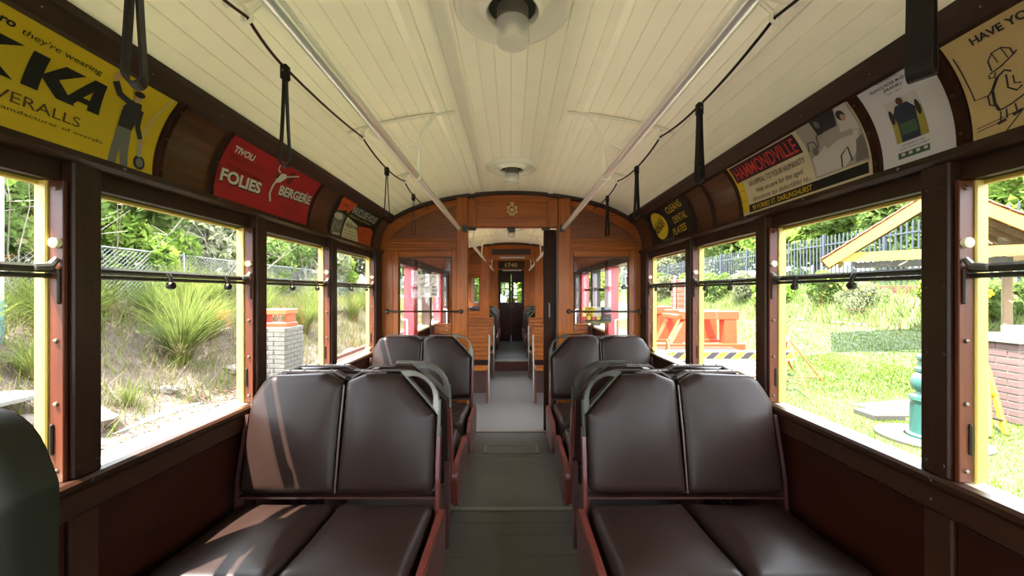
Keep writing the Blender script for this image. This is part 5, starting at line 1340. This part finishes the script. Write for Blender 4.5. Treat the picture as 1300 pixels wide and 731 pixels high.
# ---- brick barbecue: every brick a piece
bq = thing('brick_barbecue', (6.5, 5.0, gz(6.05, 0)), 'purple brown brick barbecue block with a grey cap', 'barbecue')
bx0, bx1, by0, by1 = 6.05, 7.15, 4.58, 5.42; z0 = gz(6.05, 0); hh = .98
MB().box(bx0+.012, bx1-.012, by0+.012, by1-.012, z0-.1, z0+hh).build('mortar_core', 'mortar', bq)
BL, BHT, J = .215, .072, .012
srcx = srcy = None; rows_ = 11
for r_ in range(rows_):
    zz = z0+.01+r_*(BHT+J+.004)+.036; off = (r_ % 2)*(BL+J)/2
    yy = by0+.11-off
    while yy < by1+.05:
        a_, b_ = max(by0, yy-BL/2), min(by1, yy+BL/2)
        if b_-a_ > .03:
            if srcx is None: srcx = MB().cbox(-.05, .05, -.5, .5, -.036, .036, .004).build('brick', 'brick', bq, world=False); o2 = srcx
            else: o2 = inst('brick', srcx, bq)
            o2.location = Vector((bx0+.052+random.uniform(-.002, .002), (a_+b_)/2, zz))-OFF[bq.name]; o2.scale = (1, b_-a_, 1)
        yy += BL+J
    xx = bx0+.21+off
    while xx < bx1:
        a_, b_ = max(bx0+.115, xx-BL/2), min(bx1, xx+BL/2)
        if b_-a_ > .03:
            o2 = inst('brick', srcx, bq); o2.location = Vector(((a_+b_)/2, by0+.052+random.uniform(-.002, .002), zz))-OFF[bq.name]; o2.rotation_euler = (0, 0, PI/2); o2.scale = (1, b_-a_, 1)
        xx += BL+J
MB().cbox(bx0-.04, bx1+.04, by0-.04, by1+.04, z0+hh-.01, z0+hh+.05, .01).build('cap_slab', 'stone_block', bq)
sb = thing('stone_pier', (7.8, 5.6, gz(7.8,0)), 'pale stone block pier behind the brick barbecue', 'pier')
for k in range(4): MB().cbox(7.5, 8.1, 5.4, 5.9, gz(7.8,0)+.225*k, gz(7.8,0)+.218+.225*k, .012).build('stone_block', 'stone_block', sb)
ys2 = thing('yellow_trestle', (5.55, 4.45, G), 'leaning yellow steel trestle beside the brick barbecue', 'trestle')
MB().tube([(5.62, 4.55, gz(5.6,0)+.78), (5.42, 4.36, gz(5.5,0)+.02)], .028, 8).build('leg', 'safety_yellow', ys2, smooth=True)
MB().tube([(5.62, 4.55, gz(5.6,0)+.78), (5.66, 4.40, gz(5.6,0)+.02)], .028, 8).build('leg', 'safety_yellow', ys2, smooth=True)
MB().tube([(5.55, 4.48, gz(5.5,0)+.50), (5.64, 4.49, gz(5.5,0)+.46)], .035, 8).build('hinge', 'safety_yellow', ys2, smooth=True)
MB().tube([(5.48, 4.40, gz(5.5,0)+.22), (5.65, 4.42, gz(5.5,0)+.18)], .016, 8).build('brace', 'black_paint', ys2, smooth=True)

# ---- striped barrier board on orange trestles
ba = thing('striped_barrier', (3.6, 6.4, G), 'white and yellow barrier board with black slanting stripes on the right', 'barrier')
zb = .10
MB().cbox(2.45, 4.70, 6.39, 6.42, zb, zb+.17, .004).build('board', 'white_board', ba)
k = 0; xx = 2.5
while xx < 4.6:
    MB().prism([(xx, zb+.03), (xx+.13, zb+.03), (xx+.25, zb+.14), (xx+.12, zb+.14)], 6.386, 6.391, 'y').build('black_stripe' if k % 2 else 'yellow_stripe', 'p_ink' if k % 2 else 'p_lemon', ba); xx += .145; k += 1
for x_ in (2.6, 4.6):
    for sg in (-1, 1): MB().tube([(x_, 6.40, zb+.34), (x_+.05, 6.40+sg*.42, G+.02)], .016, 8).build('leg', 'orange_tube', ba, smooth=True)
    MB().tube([(x_+.04, 6.12, G+.22), (x_+.04, 6.68, G+.22)], .010, 6).build('brace', 'orange_tube', ba, smooth=True)
t2 = thing('barrier_trestle', (5.4, 7.4, G), 'orange and yellow folding trestle standing on the lawn', 'trestle')
for (a_, b_) in (((5.25, 7.35, .42), (5.02, 7.05, G+.03)), ((5.25, 7.35, .42), (5.75, 7.1, G+.06)), ((5.30, 7.7, .42), (5.05, 8.0, G+.03)), ((5.30, 7.7, .42), (5.85, 8.0, G+.08))): MB().tube([a_, b_], .018, 8).build('leg', 'orange_tube', t2, smooth=True)
MB().tube([(5.08, 7.05, G+.12), (5.7, 7.1, G+.12)], .012, 6).build('brace', 'orange_tube', t2, smooth=True)
for y_ in (7.35, 7.7): MB().tube([(5.27, y_, .10), (5.25, y_, .62)], .028, 8).build('post', 'safety_yellow', t2, smooth=True)
MB().cbox(5.25, 5.28, 7.3, 7.75, .22, .40, .004).build('board', 'white_board', t2)
# sleepers
for i, (x0_, x1_, y_, z_) in enumerate(((3.6, 4.75, 6.75, G), (3.5, 4.85, 7.15, G), (3.6, 4.95, 7.5, G), (3.5, 4.9, 6.95, G+.17), (3.7, 4.9, 7.4, G+.17))):
    single('railway_sleeper', MB().cbox(x0_, x1_, y_-.12, y_+.12, z_+.01, z_+.165, .012), 'sleeper_wood', 'weathered timber sleeper stacked behind the striped barrier', 'sleeper', 'stacked timber sleepers')
# rusty rails
for i in range(9):
    yy = 8.0+.22*i; z_ = G+.16
    m = MB().prism([(yy-.06, z_), (yy+.06, z_), (yy+.06, z_+.02), (yy+.012, z_+.035), (yy+.012, z_+.10), (yy+.03, z_+.11), (yy+.03, z_+.14), (yy-.03, z_+.14), (yy-.03, z_+.11), (yy-.012, z_+.10), (yy-.012, z_+.035), (yy-.06, z_+.02)], 2.6, 5.5+.05*(i % 3), 'x')
    single('rusty_rail', m, 'rust', 'rusty steel rail lying in the rack behind the barrier', 'rail', 'rusty rails in the rack')
rk = thing('rail_rack', (4, 9, G), 'low rusty bearers under the stacked rails', 'rack')
for x_ in (3.0, 4.9): MB().cbox(x_-.08, x_+.08, 7.85, 10.0, G, G+.16, .01).build('bearer', 'rust', rk)
# orange steel lifting frame
of = thing('orange_machine', (5.0, 10.9, G), 'bright orange steel machine frame standing on the rails', 'machine')
for y_ in (10.5, 11.5):
    MB().cbox(4.62, 6.15, y_-.14, y_+.14, .50, .72, .01).build('top_beam', 'orange_steel', of)
    MB().cbox(3.95, 6.30, y_-.18, y_+.18, G+.14, G+.30, .01).build('base_beam', 'orange_steel', of)
    for (xa, xb, xc, xd) in ((4.35, 4.62, 4.72, 5.0), (5.75, 6.1, 5.75, 6.08)):
        MB().prism([(xa, G+.30), (xb, G+.30), (xd, .56), (xc, .56)], y_-.13, y_+.13, 'y').build('leg', 'orange_steel', of)
MB().cbox(4.5, 4.7, 10.5, 11.5, .50, .62, .01).build('cross_beam', 'orange_steel', of)
MB().cbox(5.6, 5.8, 10.5, 11.5, .50, .62, .01).build('cross_beam', 'orange_steel', of)
o2_ = thing('orange_buffer', (4.2, 12.4, G), 'smaller orange steel frame at the left of the machine frame', 'machine')
MB().cbox(3.9, 5.1, 12.2, 12.5, .55, .78, .01).build('top_beam', 'orange_steel', o2_)
for xa in (4.0, 4.7): MB().cbox(xa, xa+.3, 12.22, 12.48, G+.05, .55, .01).build('leg', 'orange_steel', o2_)
MB().cbox(3.7, 5.3, 12.1, 12.6, G, G+.18, .01).build('base_beam', 'orange_steel', o2_)
# tile stack and shed far away
ts = thing('tile_stack', (9.9, 22.0, gz(9.9,0)), 'tall stack of red roof tiles on a distant rack', 'tiles')
for k in range(7): MB().cbox(9.3, 10.4, 21.8, 22.4, gz(9.9,0)+.1+.26*k, gz(9.9,0)+.33+.26*k, .03).build('tile_row', 'roof_tile', ts)
for x_ in (9.25, 9.85, 10.45): MB().cbox(x_-.04, x_+.04, 21.7, 21.78, gz(9.9,0)-.1, gz(9.9,0)+2.1, .01).build('rack_post', 'pole_white', ts)

ORD = ['first', 'second', 'third', 'fourth', 'fifth', 'sixth', 'seventh', 'eighth', 'ninth', 'tenth', 'eleventh', 'twelfth']
def ordinals(objs, key, base, tail):
    # tell look-alikes apart by their order in the picture
    for i, o in enumerate(sorted(objs, key=key)): o['label'] = '%s, %s %s' % (base, ORD[i], tail)
left_to_right = lambda o: math.atan2(o.location.x, o.location.y)
allo = [o for o in C.objects if o.parent is None]
for k_, ph in kinds.items():
    ordinals([o for o in allo if o.get('group') == 'trees left of the tram, '+k_], left_to_right, ph+' behind the left wire fence', 'from the left')
    ordinals([o for o in allo if o.get('group') == 'trees right of the tram, '+k_], left_to_right, ph+' beyond the right palisade fence', 'from the left')
ordinals([o for o in allo if o.get('group') == 'trees ahead of the tram'], left_to_right, 'bright tree seen through the cab door panes', 'from the left')
ordinals([o for o in allo if o.get('group') == 'low shrubs on the right bank'], left_to_right, 'low shrub with yellow flowers on the right bank', 'from the left')
ordinals([o for o in allo if o.get('group') == 'rusty rails in the rack'], lambda o: o.location.y, 'rusty steel rail lying behind the striped barrier', 'counted from the barrier')
ordinals([o for o in allo if o.get('group') == 'low bushes behind the wire fence'], left_to_right, 'low leafy bush just behind the wire fence', 'from the left')
ordinals([o for o in allo if o.get('group') == 'small rocks in the bank'], left_to_right, 'small grey rock embedded in the earth bank', 'from the left')
ordinals([o for o in allo if o.get('group') == 'stacked timber sleepers'], lambda o: (o.location.z, o.location.y), 'weathered timber sleeper stacked behind the striped barrier', 'from the bottom front')
tf = [o for o in allo if o.get('group') == 'lesser grass tufts on the left bank']
for nm, ok in (('in the nearest left window', lambda p: p < 95), ('in the large left window', lambda p: 95 <= p < 335), ('in the farther left windows', lambda p: p >= 335)):
    sel = [o for o in tf if ok(649+488*o.location.x/max(.1, o.location.y))]
    ordinals([o for o in sel if o.location.z < .2], left_to_right, 'grass tuft low on the bank '+nm, 'from the left')
    ordinals([o for o in sel if o.location.z >= .2], left_to_right, 'grass tuft high on the bank '+nm, 'from the left')

# ---- grey brick pier with an orange box, seen through the third left window
bp = thing('grey_brick_pier', (-4.55, 7.5, G), 'grey brick pier with an orange box on top, left side', 'pier')
MB().box(-4.88, -4.28, 7.24, 7.86, G-.05, G+1.02).build('mortar_core', 'mortar', bp)
sy = None
for r_ in range(12):
    zz = G+.045+.084*r_; off = (r_ % 2)*.11
    for (ax0, ax1, fx) in ((-4.9, -4.26, 'y'), (7.22, 7.88, 'x')):
        c_ = ax0+.10-off
        while c_ < ax1+.05:
            a_, b_ = max(ax0, c_-.105), min(ax1, c_+.105)
            if b_-a_ > .03:
                if sy is None: sy = MB().cbox(-.5, .5, -.05, .05, -.036, .036, .004).build('brick', 'brick_grey', bp, world=False); o2 = sy
                else: o2 = inst('brick', sy, bp)
                if fx == 'y': o2.location = Vector(((a_+b_)/2, 7.27, zz))-OFF[bp.name]; o2.scale = (b_-a_, 1, 1)
                else: o2.location = Vector((-4.31, (a_+b_)/2, zz))-OFF[bp.name]; o2.rotation_euler = (0, 0, PI/2); o2.scale = (b_-a_, 1, 1)
            c_ += .222
ob = thing('orange_box', (-4.6, 7.55, G+1.02), 'small orange steel frame resting on the grey brick pier', 'box')
MB().cbox(-4.85, -4.3, 7.35, 7.75, G+1.02, G+1.10, .01).build('base', 'orange_steel', ob); MB().cbox(-4.85, -4.3, 7.35, 7.75, G+1.26, G+1.36, .01).build('top', 'orange_tube', ob)
for x_ in (-4.82, -4.36): MB().cbox(x_, x_+.04, 7.4, 7.7, G+1.10, G+1.26, .005).build('upright', 'orange_steel', ob)
rr_ = thing('track_rail', (-3.9, 14, G), 'low rusty track edge beside the path, far left', 'rail')
for x_ in (-4.25, -3.95): MB().cbox(x_-.03, x_+.03, 8.4, 22, G, G+.14, .01).build('rail', 'rust', rr_)
